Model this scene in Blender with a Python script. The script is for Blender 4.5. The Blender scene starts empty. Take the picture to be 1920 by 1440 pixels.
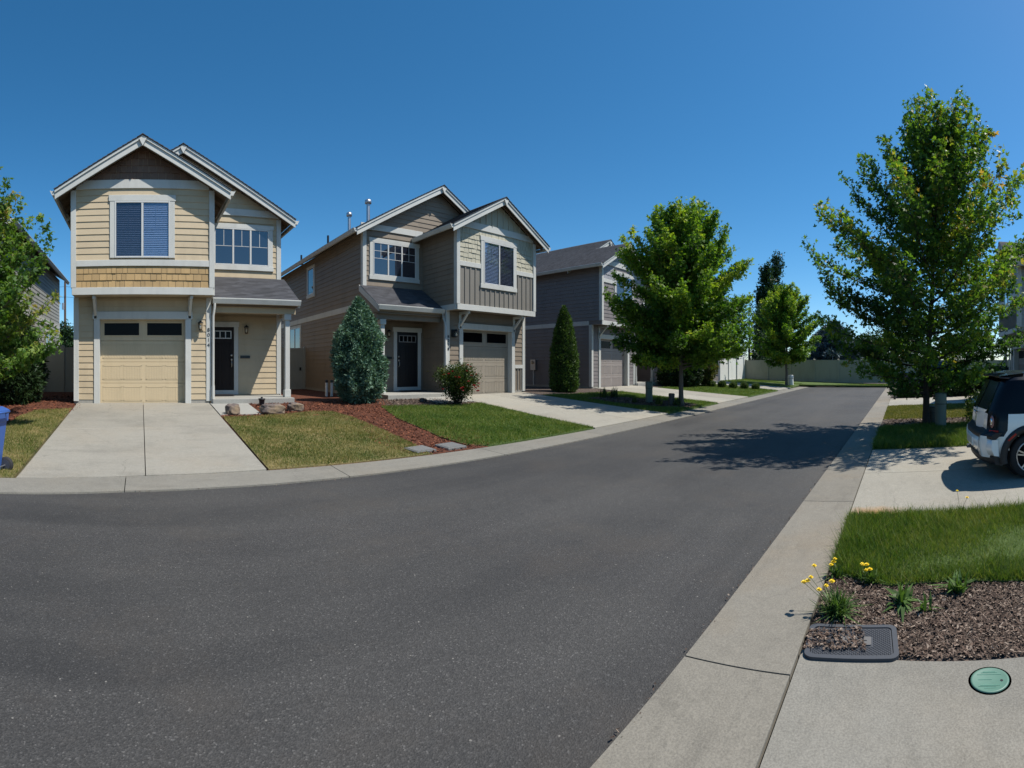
import bpy, math, random
import numpy as np
from mathutils import Vector, Matrix, noise as mnoise

# ------------------------------------------------------------------ camera, sky, sun, exposure
S = bpy.context.scene
COL = S.collection
HC, F, P0, HY = 1.65, 910.0, 262.0, 686.0      # eye height; px per radian, px of the square-on direction, px row of the horizon (1920 px picture)
cd = bpy.data.cameras.new('camera'); cam = bpy.data.objects.new('camera', cd); COL.objects.link(cam)
cd.type = 'PANO'; cd.panorama_type = 'CENTRAL_CYLINDRICAL'      # the photograph is a swept (cylindrical) panorama
cd.central_cylindrical_range_u_min = -960 / F; cd.central_cylindrical_range_u_max = 960 / F
cd.central_cylindrical_range_v_min = -(1440 - HY) / F; cd.central_cylindrical_range_v_max = HY / F
cd.central_cylindrical_radius = 1.0
cd.clip_start = 0.05; cd.clip_end = 5000
AZ0 = (960 - P0) / F
cam.location = (0, 0, HC); cam.rotation_euler = (math.pi / 2, 0, -AZ0)
S.camera = cam

SUN_AZ = math.radians(139.0)     # from +Y (towards the houses) clockwise to +X (along the street)
SUN_EL = math.radians(56.5)
W = bpy.data.worlds.new('World'); S.world = W; W.use_nodes = True
nt = W.node_tree; nt.nodes.clear()
sky = nt.nodes.new('ShaderNodeTexSky'); sky.sky_type = 'NISHITA'; sky.sun_disc = False
sky.sun_elevation = SUN_EL; sky.sun_rotation = SUN_AZ
sky.altitude = 1500; sky.air_density = 1.0; sky.dust_density = 1.0; sky.ozone_density = 5.0
bg = nt.nodes.new('ShaderNodeBackground'); bg.inputs['Strength'].default_value = 0.118
wo = nt.nodes.new('ShaderNodeOutputWorld')
hs = nt.nodes.new('ShaderNodeHueSaturation'); hs.inputs['Saturation'].default_value = 1.24; hs.inputs['Hue'].default_value = .49
nt.links.new(sky.outputs['Color'], hs.inputs['Color']); nt.links.new(hs.outputs['Color'], bg.inputs['Color']); nt.links.new(bg.outputs['Background'], wo.inputs['Surface'])
sl = bpy.data.lights.new('sun', 'SUN'); sl.energy = 5.0; sl.angle = math.radians(0.55); sl.color = (1.0, 0.95, 0.87)
so = bpy.data.objects.new('sun', sl); COL.objects.link(so)
TOSUN = Vector((math.sin(SUN_AZ) * math.cos(SUN_EL), math.cos(SUN_AZ) * math.cos(SUN_EL), math.sin(SUN_EL)))
so.rotation_euler = TOSUN.to_track_quat('Z', 'Y').to_euler()
so.location = (0, 0, 40)
S.view_settings.view_transform = 'Standard'; S.view_settings.look = 'None'
S.view_settings.gamma = 1.0; S.view_settings.exposure = 0.3; S.view_settings.use_curve_mapping = False
S.render.engine = 'CYCLES'
S.cycles.max_bounces = 6; S.cycles.diffuse_bounces = 2; S.cycles.transparent_max_bounces = 12; S.cycles.use_denoising = True
R = random.Random(7)
RN = np.random.default_rng(7)

# ------------------------------------------------------------------ materials
MATS = {}
def srgb(h):
    h = h.lstrip('#'); c = [int(h[i:i + 2], 16) / 255 for i in (0, 2, 4)]
    return tuple(x / 12.92 if x <= .04045 else ((x + .055) / 1.055) ** 2.4 for x in c)

class N:
    """tiny node-graph helper"""
    def __init__(s, name):
        s.m = bpy.data.materials.new(name); s.m.use_nodes = True; s.t = s.m.node_tree
        s.b = s.t.nodes['Principled BSDF']; s.out = s.t.nodes['Material Output']; MATS[name] = s.m
    def n(s, kind, **kw):
        nd = s.t.nodes.new('ShaderNode' + kind)
        for k, v in kw.items():
            if k in nd.inputs: s.put(nd.inputs[k], v)
            else: setattr(nd, k, v)
        return nd
    def put(s, inp, v):
        if isinstance(v, bpy.types.NodeSocket): s.t.links.new(v, inp)
        elif isinstance(v, (tuple, list)) and len(v) == 3 and inp.type == 'RGBA': inp.default_value = (*v, 1)
        else: inp.default_value = v
    def coord(s, kind='Object'):
        if kind == 'World': return s.n('NewGeometry').outputs['Position']
        return s.n('TexCoord').outputs[kind]
    def noise(s, vec, scale, detail=4, rough=.6, out='Fac'):
        return s.n('TexNoise', Vector=vec, Scale=scale, Detail=detail, Roughness=rough).outputs[out]
    def ramp(s, fac, stops):
        r = s.n('ValToRGB', Fac=fac); e = r.color_ramp.elements
        while len(e) < len(stops): e.new(.5)
        for x, (p, c) in zip(e, stops): x.position = p; x.color = (*c, 1) if len(c) == 3 else c
        return r.outputs['Color']
    def mix(s, fac, a, b, mode='MIX'):
        m = s.n('Mix', data_type='RGBA', blend_type=mode)
        s.put(m.inputs[0], fac); s.put(m.inputs[6], a); s.put(m.inputs[7], b)
        return m.outputs[2]
    def math(s, op, a, b=0.0, clamp=False):
        m = s.n('Math', operation=op, use_clamp=clamp); s.put(m.inputs[0], a); s.put(m.inputs[1], b); return m.outputs[0]
    def scale(s, vec, sc):
        m = s.n('Mapping'); s.put(m.inputs['Vector'], vec); m.inputs['Scale'].default_value = sc; return m.outputs[0]
    def bump(s, h, strength=.3, dist=.01):
        b = s.n('Bump', Height=h, Strength=strength, Distance=dist); s.t.links.new(b.outputs[0], s.b.inputs['Normal'])
    def base(s, c, rough=.7, **kw):
        s.put(s.b.inputs['Base Color'], c); s.put(s.b.inputs['Roughness'], rough)
        for k, v in kw.items(): s.put(s.b.inputs[k.replace('_', ' ')], v)
        return s.m

def g3(v): return (v, v, v)
def shade(c, k): return tuple(min(1, x * k) for x in c)

def paint(name, c, rough=.6, var=.10, sc=2.5, bump=.12, grain=(1, 1, 30), objvar=.06):
    """exterior paint: faint blotches, per-piece tone, fine wood grain relief"""
    m = N(name); p = m.coord('World')
    f = m.noise(p, sc, 5)
    col = m.mix(f, shade(c, 1 - var), shade(c, 1 + var))
    rnd = m.n('ObjectInfo').outputs['Random']
    col = m.mix(rnd, m.mix(1.0, col, g3(1 - objvar), 'MULTIPLY'), col)
    dirt = m.noise(m.scale(p, (1.2, 1.2, .35)), 1.3, 6, .7)
    col = m.mix(m.math('MULTIPLY', m.ramp(dirt, [(.50, g3(0)), (.66, g3(1))]), .28), col, shade(c, .55))
    if bump: m.bump(m.noise(m.scale(p, grain), 14, 3), bump, .004)
    return m.base(col, rough)

def plain(name, c, rough=.5, metallic=0., var=.06, sc=12, **kw):
    m = N(name); f = m.noise(m.coord(), sc, 4)
    return m.base(m.mix(f, shade(c, 1 - var), shade(c, 1 + var)), rough, Metallic=metallic, **kw)

def glass(name, c, ior=1.9, rough=.02):
    m = N(name); w = m.noise(m.coord('World'), 1.1, 2)
    m.bump(w, .05, .02)
    return m.base(c, rough, IOR=ior)

def clear_glass(name, tint=(.75, .8, .85), amount=.16):
    m = N(name); t = m.n('BsdfTransparent', Color=tint); g = m.n('BsdfGlossy', Roughness=.02, Color=(1, 1, 1))
    fr = m.n('LayerWeight', Blend=.5)
    mx = m.n('MixShader'); m.put(mx.inputs[0], m.math('ADD', m.math('POWER', fr.outputs['Facing'], 4.0), amount * .6, True))
    m.t.links.new(t.outputs[0], mx.inputs[1]); m.t.links.new(g.outputs[0], mx.inputs[2])
    m.t.links.new(mx.outputs[0], m.out.inputs['Surface']); return m.m

def foliage(name, cols, trans=.35, rough=.5, yellow=0.):
    """leaf: colour from the per-leaf 'tone' attribute, some light comes through"""
    m = N(name); a = m.n('Attribute', attribute_name='tone').outputs['Fac']
    n_ = len(cols); col = m.ramp(a, [(i / max(1, n_ - 1), c) for i, c in enumerate(cols)])
    m.base(col, rough); m.b.inputs['Specular IOR Level'].default_value = .22
    tr = m.n('BsdfTranslucent', Color=m.mix(1.0, col, (1.5, 1.6, .55), 'MULTIPLY'))
    mx = m.n('MixShader'); mx.inputs[0].default_value = trans
    m.t.links.new(m.b.outputs[0], mx.inputs[1]); m.t.links.new(tr.outputs[0], mx.inputs[2])
    m.t.links.new(mx.outputs[0], m.out.inputs['Surface']); return m.m

def concrete(name, c, stain=.22, broom=None, warmth=.25, crack=.35):
    m = N(name); p = m.coord('World')
    col = m.mix(m.noise(p, 1.1, 6, .65), shade(c, .74), shade(c, 1.14))
    st = m.ramp(m.noise(p, .55, 8, .72), [(.50, g3(0)), (.62, g3(1))])
    col = m.mix(m.math('MULTIPLY', st, stain * .7), col, shade(c, .42))
    st2 = m.ramp(m.noise(m.scale(p, (.5, 2.2, 1)), 1.7, 8, .75), [(.53, g3(0)), (.66, g3(1))])       # darker drag marks
    col = m.mix(m.math('MULTIPLY', st2, stain * .8), col, shade(c, .50))
    warm = m.ramp(m.noise(p, .37, 5, .65), [(.48, g3(0)), (.62, g3(1))])
    col = m.mix(m.math('MULTIPLY', warm, warmth), col, (c[0] * 1.0, c[1] * .80, c[2] * .58))
    fine = m.noise(p, 95, 4, .75)
    col = m.mix(m.ramp(m.noise(p, 13, 6, .8), [(.42, g3(0)), (.60, g3(1))]), m.mix(1.0, col, g3(.86), 'MULTIPLY'), col)
    col = m.mix(.38, col, m.mix(m.ramp(fine, [(.36, g3(0)), (.64, g3(1))]), shade(c, .48), shade(c, 1.45)))
    pits = m.ramp(m.n('TexVoronoi', Vector=p, Scale=9).outputs['Distance'], [(.0, g3(1)), (.04, g3(0))])
    col = m.mix(m.math('MULTIPLY', pits, .6), col, shade(c, .18))
    wob = m.n('Mix', data_type='RGBA', blend_type='ADD'); m.put(wob.inputs[0], .55); m.put(wob.inputs[6], p); m.put(wob.inputs[7], m.noise(p, 1.6, 5, .6, 'Color'))
    ce = m.n('TexVoronoi', Vector=wob.outputs[2], Scale=.33, feature='DISTANCE_TO_EDGE').outputs['Distance']
    cm = m.math('MULTIPLY', m.ramp(ce, [(.0, g3(1)), (.004, g3(0))]), m.ramp(m.noise(p, .5, 3), [(.48, g3(0)), (.55, g3(1))]))
    col = m.mix(m.math('MULTIPLY', cm, crack), col, shade(c, .2))
    rnd = m.n('ObjectInfo').outputs['Random']
    col = m.mix(rnd, m.mix(1.0, col, g3(.84), 'MULTIPLY'), col)
    h = fine
    if broom: h = m.math('ADD', m.math('MULTIPLY', m.noise(m.scale(p, broom), 9, 3), 1.4), fine)
    m.bump(h, .35, .004)
    return m.base(col, .88)

def asphalt(name):
    m = N(name); p = m.coord('World')
    big = m.noise(p, .22, 6, .62)
    col = m.mix(m.ramp(big, [(.40, g3(0)), (.60, g3(1))]), (.031, .030, .029), (.049, .047, .044))
    tyre = m.ramp(m.noise(m.scale(p, (.06, .8, 1)), 1.0, 5), [(.45, g3(0)), (.58, g3(1))])          # paler wheel tracks along the lane
    col = m.mix(m.math('MULTIPLY', tyre, .45), col, (.062, .059, .055))
    v = m.n('TexVoronoi', Vector=p, Scale=120); vr = m.n('SeparateColor', Color=v.outputs['Color'])
    stone = m.ramp(vr.outputs[0], [(0, g3(.5)), (.6, g3(.98)), (.9, g3(1.3)), (.97, g3(1.8)), (1, g3(3.0))])
    col = m.mix(.7, col, m.mix(1.0, col, stone, 'MULTIPLY'))
    v2 = m.n('TexVoronoi', Vector=p, Scale=17); r2 = m.n('SeparateColor', Color=v2.outputs['Color'])
    fleck = m.math('MULTIPLY', m.ramp(v2.outputs['Distance'], [(.06, g3(1)), (.12, g3(0))]), m.math('GREATER_THAN', r2.outputs[0], .86))
    col = m.mix(m.math('MULTIPLY', fleck, .5), col, (.36, .34, .30))
    brown = m.ramp(m.noise(p, .6, 6, .7), [(.5, g3(0)), (.64, g3(1))])
    col = m.mix(m.math('MULTIPLY', brown, .2), col, (.078, .063, .048))
    oil = m.ramp(m.noise(p, 2.6, 5, .6), [(.62, g3(0)), (.70, g3(1))])
    col = m.mix(m.math('MULTIPLY', oil, .35), col, (.022, .021, .021))
    m.bump(m.math('ADD', v.outputs['Distance'], m.noise(p, 60, 3)), .6, .004)
    return m.base(col, .8)

def soil(name, a, b, sc=18, bump=1.0):
    m = N(name); p = m.coord('World')
    v = m.n('TexVoronoi', Vector=m.scale(p, (1, 1.8, 1)), Scale=sc * 1.6)
    f = m.n('SeparateColor', Color=v.outputs['Color']).outputs[0]
    col = m.mix(f, a, b); col = m.mix(m.noise(p, .9, 5), m.mix(1.0, col, g3(.72), 'MULTIPLY'), col)
    m.bump(m.math('ADD', v.outputs['Distance'], m.noise(p, sc, 4)), bump, .02)
    return m.base(col, .95)

def turf(name, a, b, dry, k=.5):
    m = N(name); p = m.coord('World')
    col = m.mix(m.noise(p, 45, 4, .8), a, b)
    d = m.ramp(m.noise(p, 1.1, 6, .72), [(.62 - .3 * k, g3(0)), (.85 - .3 * k, g3(1))])
    col = m.mix(m.math('MULTIPLY', d, min(1, k * 1.3)), col, dry)
    m.bump(m.noise(p, 60, 3), 1.0, .03)
    return m.base(col, .95)

def shingles(name, c):
    m = N(name); p = m.coord('World')
    v = m.n('TexVoronoi', Vector=m.scale(p, (3.4, 7.5, 7.5)), Scale=1.0); f = m.n('SeparateColor', Color=v.outputs['Color']).outputs[0]
    col = m.mix(f, shade(c, .55), shade(c, 1.5))
    col = m.mix(.4, col, m.mix(m.noise(p, 90, 3, .8), shade(c, .4), shade(c, 1.8)))
    m.bump(m.math('ADD', f, m.noise(p, 120, 2)), .5, .006)
    return m.base(col, .9)

def bark(name, a, b):
    m = N(name); p = m.coord()
    f = m.noise(m.scale(p, (9, 9, 1.6)), 2.2, 6, .7)
    m.bump(f, .8, .02); return m.base(m.mix(f, a, b), .9)

def rock(name, a, b, c):
    m = N(name); p = m.coord()
    col = m.mix(m.noise(p, 5, 6, .7), a, b); col = m.mix(m.ramp(m.noise(p, 2.4, 5), [(.45, g3(0)), (.65, g3(1))]), col, c)
    m.bump(m.noise(p, 14, 6, .75), .8, .03); return m.base(col, .9)

# trims and walls
WHITE = paint('trim_white', (.50, .50, .465), .6, .10)
VINYL = plain('window_vinyl', (.50, .50, .48), .35)
CREAM = paint('siding_cream', (.46, .368, .24), .65)
TAN = paint('shingle_tan', (.40, .265, .115), .7, .16, objvar=.22)
BROWN = paint('shingle_brown', (.17, .10, .066), .7, .14, objvar=.25)
CREAMDOOR = paint('garage_cream', (.52, .415, .262), .55, .05, bump=.05)
TAUPE = paint('siding_taupe', (.20, .160, .118), .65)
TAUPEDOOR = paint('garage_taupe', (.275, .24, .19), .55, .05, bump=.05)
PALE = paint('shingle_pale', (.40, .375, .285), .7, .1)
GREYB = paint('batten_grey', (.19, .175, .15), .65)
MAUVE = paint('siding_mauve', (.175, .155, .150), .65)
MAUVEDOOR = paint('garage_mauve', (.27, .235, .215), .55, .05, bump=.05)
GREYSH = paint('shingle_grey', (.27, .27, .29), .7, .1)
GREY0 = paint('siding_grey', (.30, .30, .275), .65)
SOFFIT = paint('soffit_wood', (.15, .105, .07), .8, .15)
ROOFM = shingles('roof_shingle', (.052, .053, .060))
FELT = plain('roof_edge', (.02, .02, .024), .8)
PORCHC = concrete('porch_concrete', (.34, .335, .305), .2)
FOUND = concrete('foundation_concrete', (.30, .29, .26), .3)
DOORBR = paint('door_brown', (.020, .014, .012), .5, .1, bump=.05); DOORBR.node_tree.nodes['Principled BSDF'].inputs['Specular IOR Level'].default_value = .15
BLACKM = plain('black_metal', (.012, .012, .013), .4)
STEEL = plain('brushed_nickel', (.55, .54, .5), .28, 1.0)
GALV = plain('galvanised_steel', (.45, .46, .48), .4, .9)
LAMPG = clear_glass('lamp_glass', (.95, .92, .85), .12)
PANE = glass('window_glass', (.012, .016, .028), 2.1)
DARKPANE = glass('garage_glass', (.004, .004, .005), 1.16, .12)
CLEAR = clear_glass('clear_pane', (.70, .76, .86), .15)
SCREEN = clear_glass('screened_pane', (.52, .55, .62), .10)
BLIND = plain('blind_slat', (.60, .60, .58), .6)
ROOMD = plain('room_dark', (.03, .03, .035), .9)
BULB = plain('lamp_bulb', (.75, .73, .68), .3)
ASPH = asphalt('asphalt')
CONC = concrete('drive_concrete', (.30, .283, .24), .8, (1, 6, 1))
CONC2 = concrete('drive_concrete_pale', (.34, .32, .268), .6, (1, 5, 1))
KERB = concrete('kerb_concrete', (.215, .203, .172), .75)
KERBR = concrete('kerb_concrete_warm', (.24, .22, .18), .85, None, .6)
REDM = soil('red_bark_mulch', (.065, .018, .008), (.19, .058, .022), 26)
BRNM = soil('brown_bark_mulch', (.035, .022, .016), (.15, .11, .085), 22)
EARTH = soil('earth', (.05, .038, .026), (.10, .08, .055), 9)
TURFDRY = turf('lawn_dry', (.062, .080, .018), (.135, .135, .036), (.24, .185, .075), .8)
TURFGRN = turf('lawn_green', (.045, .082, .014), (.10, .15, .03), (.18, .18, .055), .3)
BARKM = bark('bark_grey', (.05, .042, .034), (.17, .15, .125))
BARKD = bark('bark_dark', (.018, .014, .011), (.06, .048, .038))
FENCEM = paint('fence_vinyl', (.33, .315, .245), .5, .04, bump=.02)
FENCEW = paint('fence_vinyl_white', (.68, .68, .64), .5, .04, bump=.02)
PEDG = paint('pedestal_green', (.115, .15, .125), .55, .12)
PEDD = paint('pedestal_dark', (.07, .065, .052), .7, .2)

# ------------------------------------------------------------------ mesh helpers
def tag(o, label=None, cat=None, group=None, kind=None):
    if label: o['label'] = label
    if cat: o['category'] = cat
    if group: o['group'] = group
    if kind: o['kind'] = kind
    return o

def link(name, me, mat, parent=None):
    o = bpy.data.objects.new(name, me); COL.objects.link(o)
    if mat is not None:
        for m_ in (mat if isinstance(mat, (list, tuple)) else [mat]): me.materials.append(m_)
    if parent is not None: o.parent = parent
    return o

def empty(name, loc=(0, 0, 0), rz=0):
    o = bpy.data.objects.new(name, None); o.empty_display_size = .2; COL.objects.link(o)
    o.location = loc; o.rotation_euler = (0, 0, rz); return o

def np_mesh(name, V, Fc, smooth=False):
    """V (n,3), Fc (m,k) with k = 3 or 4"""
    V = np.ascontiguousarray(V, dtype=np.float32); Fc = np.ascontiguousarray(Fc, dtype=np.int32)
    me = bpy.data.meshes.new(name); m_, k = Fc.shape
    me.vertices.add(len(V)); me.vertices.foreach_set('co', V.ravel())
    me.loops.add(m_ * k); me.loops.foreach_set('vertex_index', Fc.ravel())
    me.polygons.add(m_); me.polygons.foreach_set('loop_start', np.arange(0, m_ * k, k, dtype=np.int32))
    me.polygons.foreach_set('loop_total', np.full(m_, k, dtype=np.int32))
    if smooth: me.polygons.foreach_set('use_smooth', np.ones(m_, dtype=bool))
    me.update(calc_edges=True); return me

def face_attr(me, vals, name='tone'):
    a = me.attributes.new(name, 'FLOAT', 'FACE'); a.data.foreach_set('value', np.ascontiguousarray(vals, dtype=np.float32))

class MB:
    """collects shapes, then links them as ONE mesh object; mx mirrors x"""
    MX = 1
    def __init__(s): s.v = []; s.f = []; s.sm = []
    def add(s, vs, fs, smooth=False):
        o = len(s.v); s.v += [tuple(p) for p in vs]; s.f += [tuple(i + o for i in f) for f in fs]; s.sm += [smooth] * len(fs); return s
    def box(s, x0, x1, y0, y1, z0, z1, M=None):
        vs = [(x0, y0, z0), (x1, y0, z0), (x1, y1, z0), (x0, y1, z0), (x0, y0, z1), (x1, y0, z1), (x1, y1, z1), (x0, y1, z1)]
        if M is not None: vs = [M @ Vector(p) for p in vs]
        return s.add(vs, [(0, 3, 2, 1), (4, 5, 6, 7), (0, 1, 5, 4), (1, 2, 6, 5), (2, 3, 7, 6), (3, 0, 4, 7)])
    def bar(s, p, q, w, h, up=(0, 0, 1)):
        """square bar from p to q; w across, h along up"""
        p, q = Vector(p), Vector(q); d = (q - p).normalized(); a = d.cross(Vector(up)).normalized() * (w / 2); b = a.cross(d).normalized() * (h / 2)
        vs = [p - a - b, p + a - b, p + a + b, p - a + b, q - a - b, q + a - b, q + a + b, q - a + b]
        return s.add(vs, [(0, 3, 2, 1), (4, 5, 6, 7), (0, 1, 5, 4), (1, 2, 6, 5), (2, 3, 7, 6), (3, 0, 4, 7)])
    def prism(s, poly, f0, f1):
        """poly: list of points for the first face, f0/f1: functions mapping to both ends"""
        n = len(poly); vs = [f0(p) for p in poly] + [f1(p) for p in poly]
        return s.add(vs, [tuple(range(n - 1, -1, -1)), tuple(range(n, 2 * n))] + [(i, (i + 1) % n, n + (i + 1) % n, n + i) for i in range(n)])
    def tube(s, pts, rad, n=8, cap=True, smooth=True):
        pts = [Vector(p) for p in pts]; rad = rad if isinstance(rad, (list, tuple)) else [rad] * len(pts)
        rings = []; up = Vector((0, 0, 1))
        for i, p in enumerate(pts):
            d = (pts[min(i + 1, len(pts) - 1)] - pts[max(i - 1, 0)]).normalized()
            a = d.cross(up if abs(d.z) < .95 else Vector((1, 0, 0))).normalized(); b = d.cross(a).normalized()
            rings.append([p + (a * math.cos(t) + b * math.sin(t)) * rad[i] for t in [2 * math.pi * k / n for k in range(n)]])
        vs = [q for r in rings for q in r]; fs = []
        for i in range(len(pts) - 1):
            for k in range(n): fs.append((i * n + k, i * n + (k + 1) % n, (i + 1) * n + (k + 1) % n, (i + 1) * n + k))
        s.add(vs, fs, smooth)
        if cap: s.add(rings[0], [tuple(range(n))]); s.add(rings[-1], [tuple(range(n - 1, -1, -1))])
        return s
    def lathe(s, prof, n=16, c=(0, 0, 0), smooth=True, ax='z', cap=True):
        vs = []
        for r, z in prof:
            for k in range(n):
                t = 2 * math.pi * k / n; x, y = r * math.cos(t), r * math.sin(t)
                vs.append((c[0] + x, c[1] + y, c[2] + z) if ax == 'z' else ((c[0] + z, c[1] + x, c[2] + y) if ax == 'x' else (c[0] + x, c[1] + z, c[2] + y)))
        fs = [(i * n + k, i * n + (k + 1) % n, (i + 1) * n + (k + 1) % n, (i + 1) * n + k) for i in range(len(prof) - 1) for k in range(n)]
        s.add(vs, fs, smooth)
        if cap: s.add(vs[:n], [tuple(range(n - 1, -1, -1))]); s.add(vs[-n:], [tuple(range(n))])
        return s
    def build(s, name, mat, parent=None):
        mx = MB.MX; vs = s.v if mx == 1 else [(-p[0], p[1], p[2]) for p in s.v]; fs = s.f if mx == 1 else [f[::-1] for f in s.f]
        me = bpy.data.meshes.new(name); me.from_pydata(vs, [], fs)
        if any(s.sm): me.polygons.foreach_set('use_smooth', s.sm)
        me.update(); return link(name, me, mat, parent)

def bevel(o, w=.01, seg=2):
    m = o.modifiers.new('bevel', 'BEVEL'); m.width = w; m.segments = seg; m.limit_method = 'ANGLE'; m.angle_limit = math.radians(40); return o

def text_mesh(name, s, size, mat, parent, loc, rot=(math.pi / 2, 0, 0), ext=.004, sx=1.0):
    c = bpy.data.curves.new(name, 'FONT'); c.body = s; c.size = size; c.align_x = 'CENTER'; c.align_y = 'CENTER'; c.extrude = ext; c.resolution_u = 3
    t = bpy.data.objects.new(name, c); COL.objects.link(t)
    dg = bpy.context.evaluated_depsgraph_get(); me = bpy.data.meshes.new_from_object(t.evaluated_get(dg))
    bpy.data.objects.remove(t); me.name = name
    o = link(name, me, mat, parent); o.location = loc; o.rotation_euler = rot; o.scale = (sx, 1, 1); return o

# pixel of the 1920 px photograph -> ground
KSL, YB = .0771, 7.0           # slope of the lots on the far side, where it begins
def zl(y): return max(0., min(y, 13.9) - YB) * KSL          # ground height on the house side
def ray(px, py): th = (px - P0) / F; return math.sin(th), math.cos(th), -(py - HY) / F
def gr(px, py, z=0.):          # flat ground
    a, b, c = ray(px, py); r = (z - HC) / c; return Vector((r * a, r * b, z))
def lot(px, py):               # sloping lot beyond the left kerb
    a, b, c = ray(px, py); r = (HC + KSL * YB) / (-c + KSL * b); z = HC + r * c
    if r * b < YB: return gr(px, py)
    if r * b > 13.9: return gr(px, py, zl(99))
    return Vector((r * a, r * b, z))
# ------------------------------------------------------------------ ground, road, kerbs, drives, lawns
def flat(v): return lambda x, y: v
ZLOT = lambda x, y: zl(y)
def split_y(poly, yc):
    def clip(P, keep):
        out = []
        for i in range(len(P)):
            a, b = P[i - 1], P[i]; ka, kb = keep(a), keep(b)
            if ka != kb: t = (yc - a[1]) / (b[1] - a[1]); out.append((a[0] + t * (b[0] - a[0]), yc))
            if kb: out.append(b)
        return out
    return [p for p in (clip(poly, lambda q: q[1] <= yc + 1e-6), clip(poly, lambda q: q[1] > yc + 1e-6)) if len(p) > 2]
def sheet(name, poly, mat, off, zf=ZLOT, thick=.1, parent=None, bev=0):
    """a slab that follows the ground: top face off above it, sides down by thick"""
    poly = [(p[0], p[1]) for p in poly]; m = MB()
    if sum(poly[i - 1][0] * poly[i][1] - poly[i][0] * poly[i - 1][1] for i in range(len(poly))) < 0: poly = poly[::-1]
    parts = [poly]
    if zf is ZLOT:
        for yc in (YB, 13.9): parts = [q for p in parts for q in split_y(p, yc)]
    for p in parts:
        n = len(p); top = [(x, y, zf(x, y) + off) for x, y in p]; m.add(top, [tuple(range(n))])
    n = len(poly); e = [(x, y, zf(x, y) + off) for x, y in poly]; b = [(x, y, z - thick) for x, y, z in e]
    m.add(e + b, [(i, n + i, n + (i + 1) % n, (i + 1) % n) for i in range(n)])
    return m.build(name, mat, parent)
RB_ = .58
ZR = lambda x, y: max(0., RB_ - y) * .03 * min(1., max(0., (x - 3.9) / 1.3))
def struct(o): o['kind'] = 'structure'; return o

# one sheet to the horizon, with the lots on the house side sloping up
prof = [(-1800, -.05), (-40, -.05), (YB, -.05), (13.9, zl(99) - .05), (60, zl(99) - .05), (1800, zl(99) - .05)]
xs_ = [-1800, -60, -20, 0, 20, 45, 80, 1800]; m = MB()
m.add([(x, y, z) for x in xs_ for y, z in prof], [(i * 6 + j, (i + 1) * 6 + j, (i + 1) * 6 + j + 1, i * 6 + j + 1) for i in range(len(xs_) - 1) for j in range(5)])
struct(m.build('ground', EARTH))

LF = [(-60, 4.2), (-20, 4.6), (-9, 5.0), (-4.5, 5.45), (-1.77, 6.0), (-.2, 6.33), (1, 6.44), (2.8, 6.5), (6.1, 6.52), (9.5, 6.58), (13.65, 6.7), (20, 6.85), (27, 7.0), (36.6, 7.15)]
def lf(x):
    for (a, ya), (b, yb) in zip(LF, LF[1:]):
        if a <= x <= b: return ya + (yb - ya) * (x - a) / (b - a)
    return LF[-1][1]
def lb(x): return lf(x) + .72
RF, RB_ = 1.18, .58
XEND = 36.8
road = [(x, y) for x, y in LF] + [(XEND, 7.15), (XEND, RF - .02), (-60, RF - .02)]
struct(sheet('road', [(x, y + .05) if y > 3 else (x, y) for x, y in road], ASPH, .0, flat(0), .12))

ks = struct(empty('kerb_left')); xj = [-60, -30, -16, -9.8, -6.6, -3.4, -.2, 3.0, 6.1, 9.4, 12.7, 16.0, 19.3, 22.6, 25.9, 29.2, 32.5, 36.6]
for a, b in zip(xj, xj[1:]):
    a += .006; b -= .006; xx = [a] + [x for x, _ in LF if a < x < b] + [b]
    P = [(x, lf(x)) for x in xx] + [(x, lb(x)) for x in xx[::-1]]
    nf = len(xx); m = MB(); top = [(x, y, .022 if i < nf else .045) for i, (x, y) in enumerate(P)]
    bot = [(x, y, -.1) for x, y in P]; n = len(P)
    m.add(top + bot, [tuple(range(n))[::-1]] + [(i, n + i, n + (i + 1) % n, (i + 1) % n) for i in range(n)])
    o = m.build('kerb_slab', KERB, ks)
kr = struct(empty('kerb_right')); xj = [-60, -30, -14, -7.5, -4.2, -.9, 2.46, 5.74, 9.2, 12.6, 15.9, 19.3, 22.6, 25.9, 29.2, 32.5, 36.6]
for a, b in zip(xj, xj[1:]):
    m = MB(); m.add([(a + .006, RF, .02), (b - .006, RF, .02), (b - .006, RB_, .04), (a + .006, RB_, .04)] + [(a + .006, RF, -.1), (b - .006, RF, -.1), (b - .006, RB_, -.1), (a + .006, RB_, -.1)],
        [(3, 2, 1, 0), (0, 1, 5, 4), (1, 2, 6, 5), (2, 3, 7, 6), (3, 0, 4, 7)]); m.build('kerb_slab', KERBR, kr)

def drive(name, x0, x1, xg0, xg1, y1, mat, cols=2, rows=2):
    """slabs from the left kerb up to a garage"""
    d = struct(empty(name)); g = .007
    for i in range(cols):
        for j in range(rows):
            def X(u, v): a = x0 + (xg0 - x0) * v; b = x1 + (xg1 - x1) * v; return a + (b - a) * u
            def Y(u, v): xx = x0 + (x1 - x0) * u; ya = lb(xx) + .008; return ya + (y1 - ya) * v
            u0, u1, v0, v1 = i / cols, (i + 1) / cols, j / rows, (j + 1) / rows
            uu = g / (x1 - x0); vv = g / (y1 - 7)
            P = [(X(u0 + uu, v0 + vv * (j > 0)), Y(u0, v0 + vv * (j > 0))), (X(u1 - uu, v0 + vv * (j > 0)), Y(u1, v0 + vv * (j > 0))), (X(u1 - uu, v1), Y(u1, v1)), (X(u0 + uu, v1), Y(u0, v1))]
            sheet('slab', P, mat, .05, parent=d)
    return d
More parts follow.
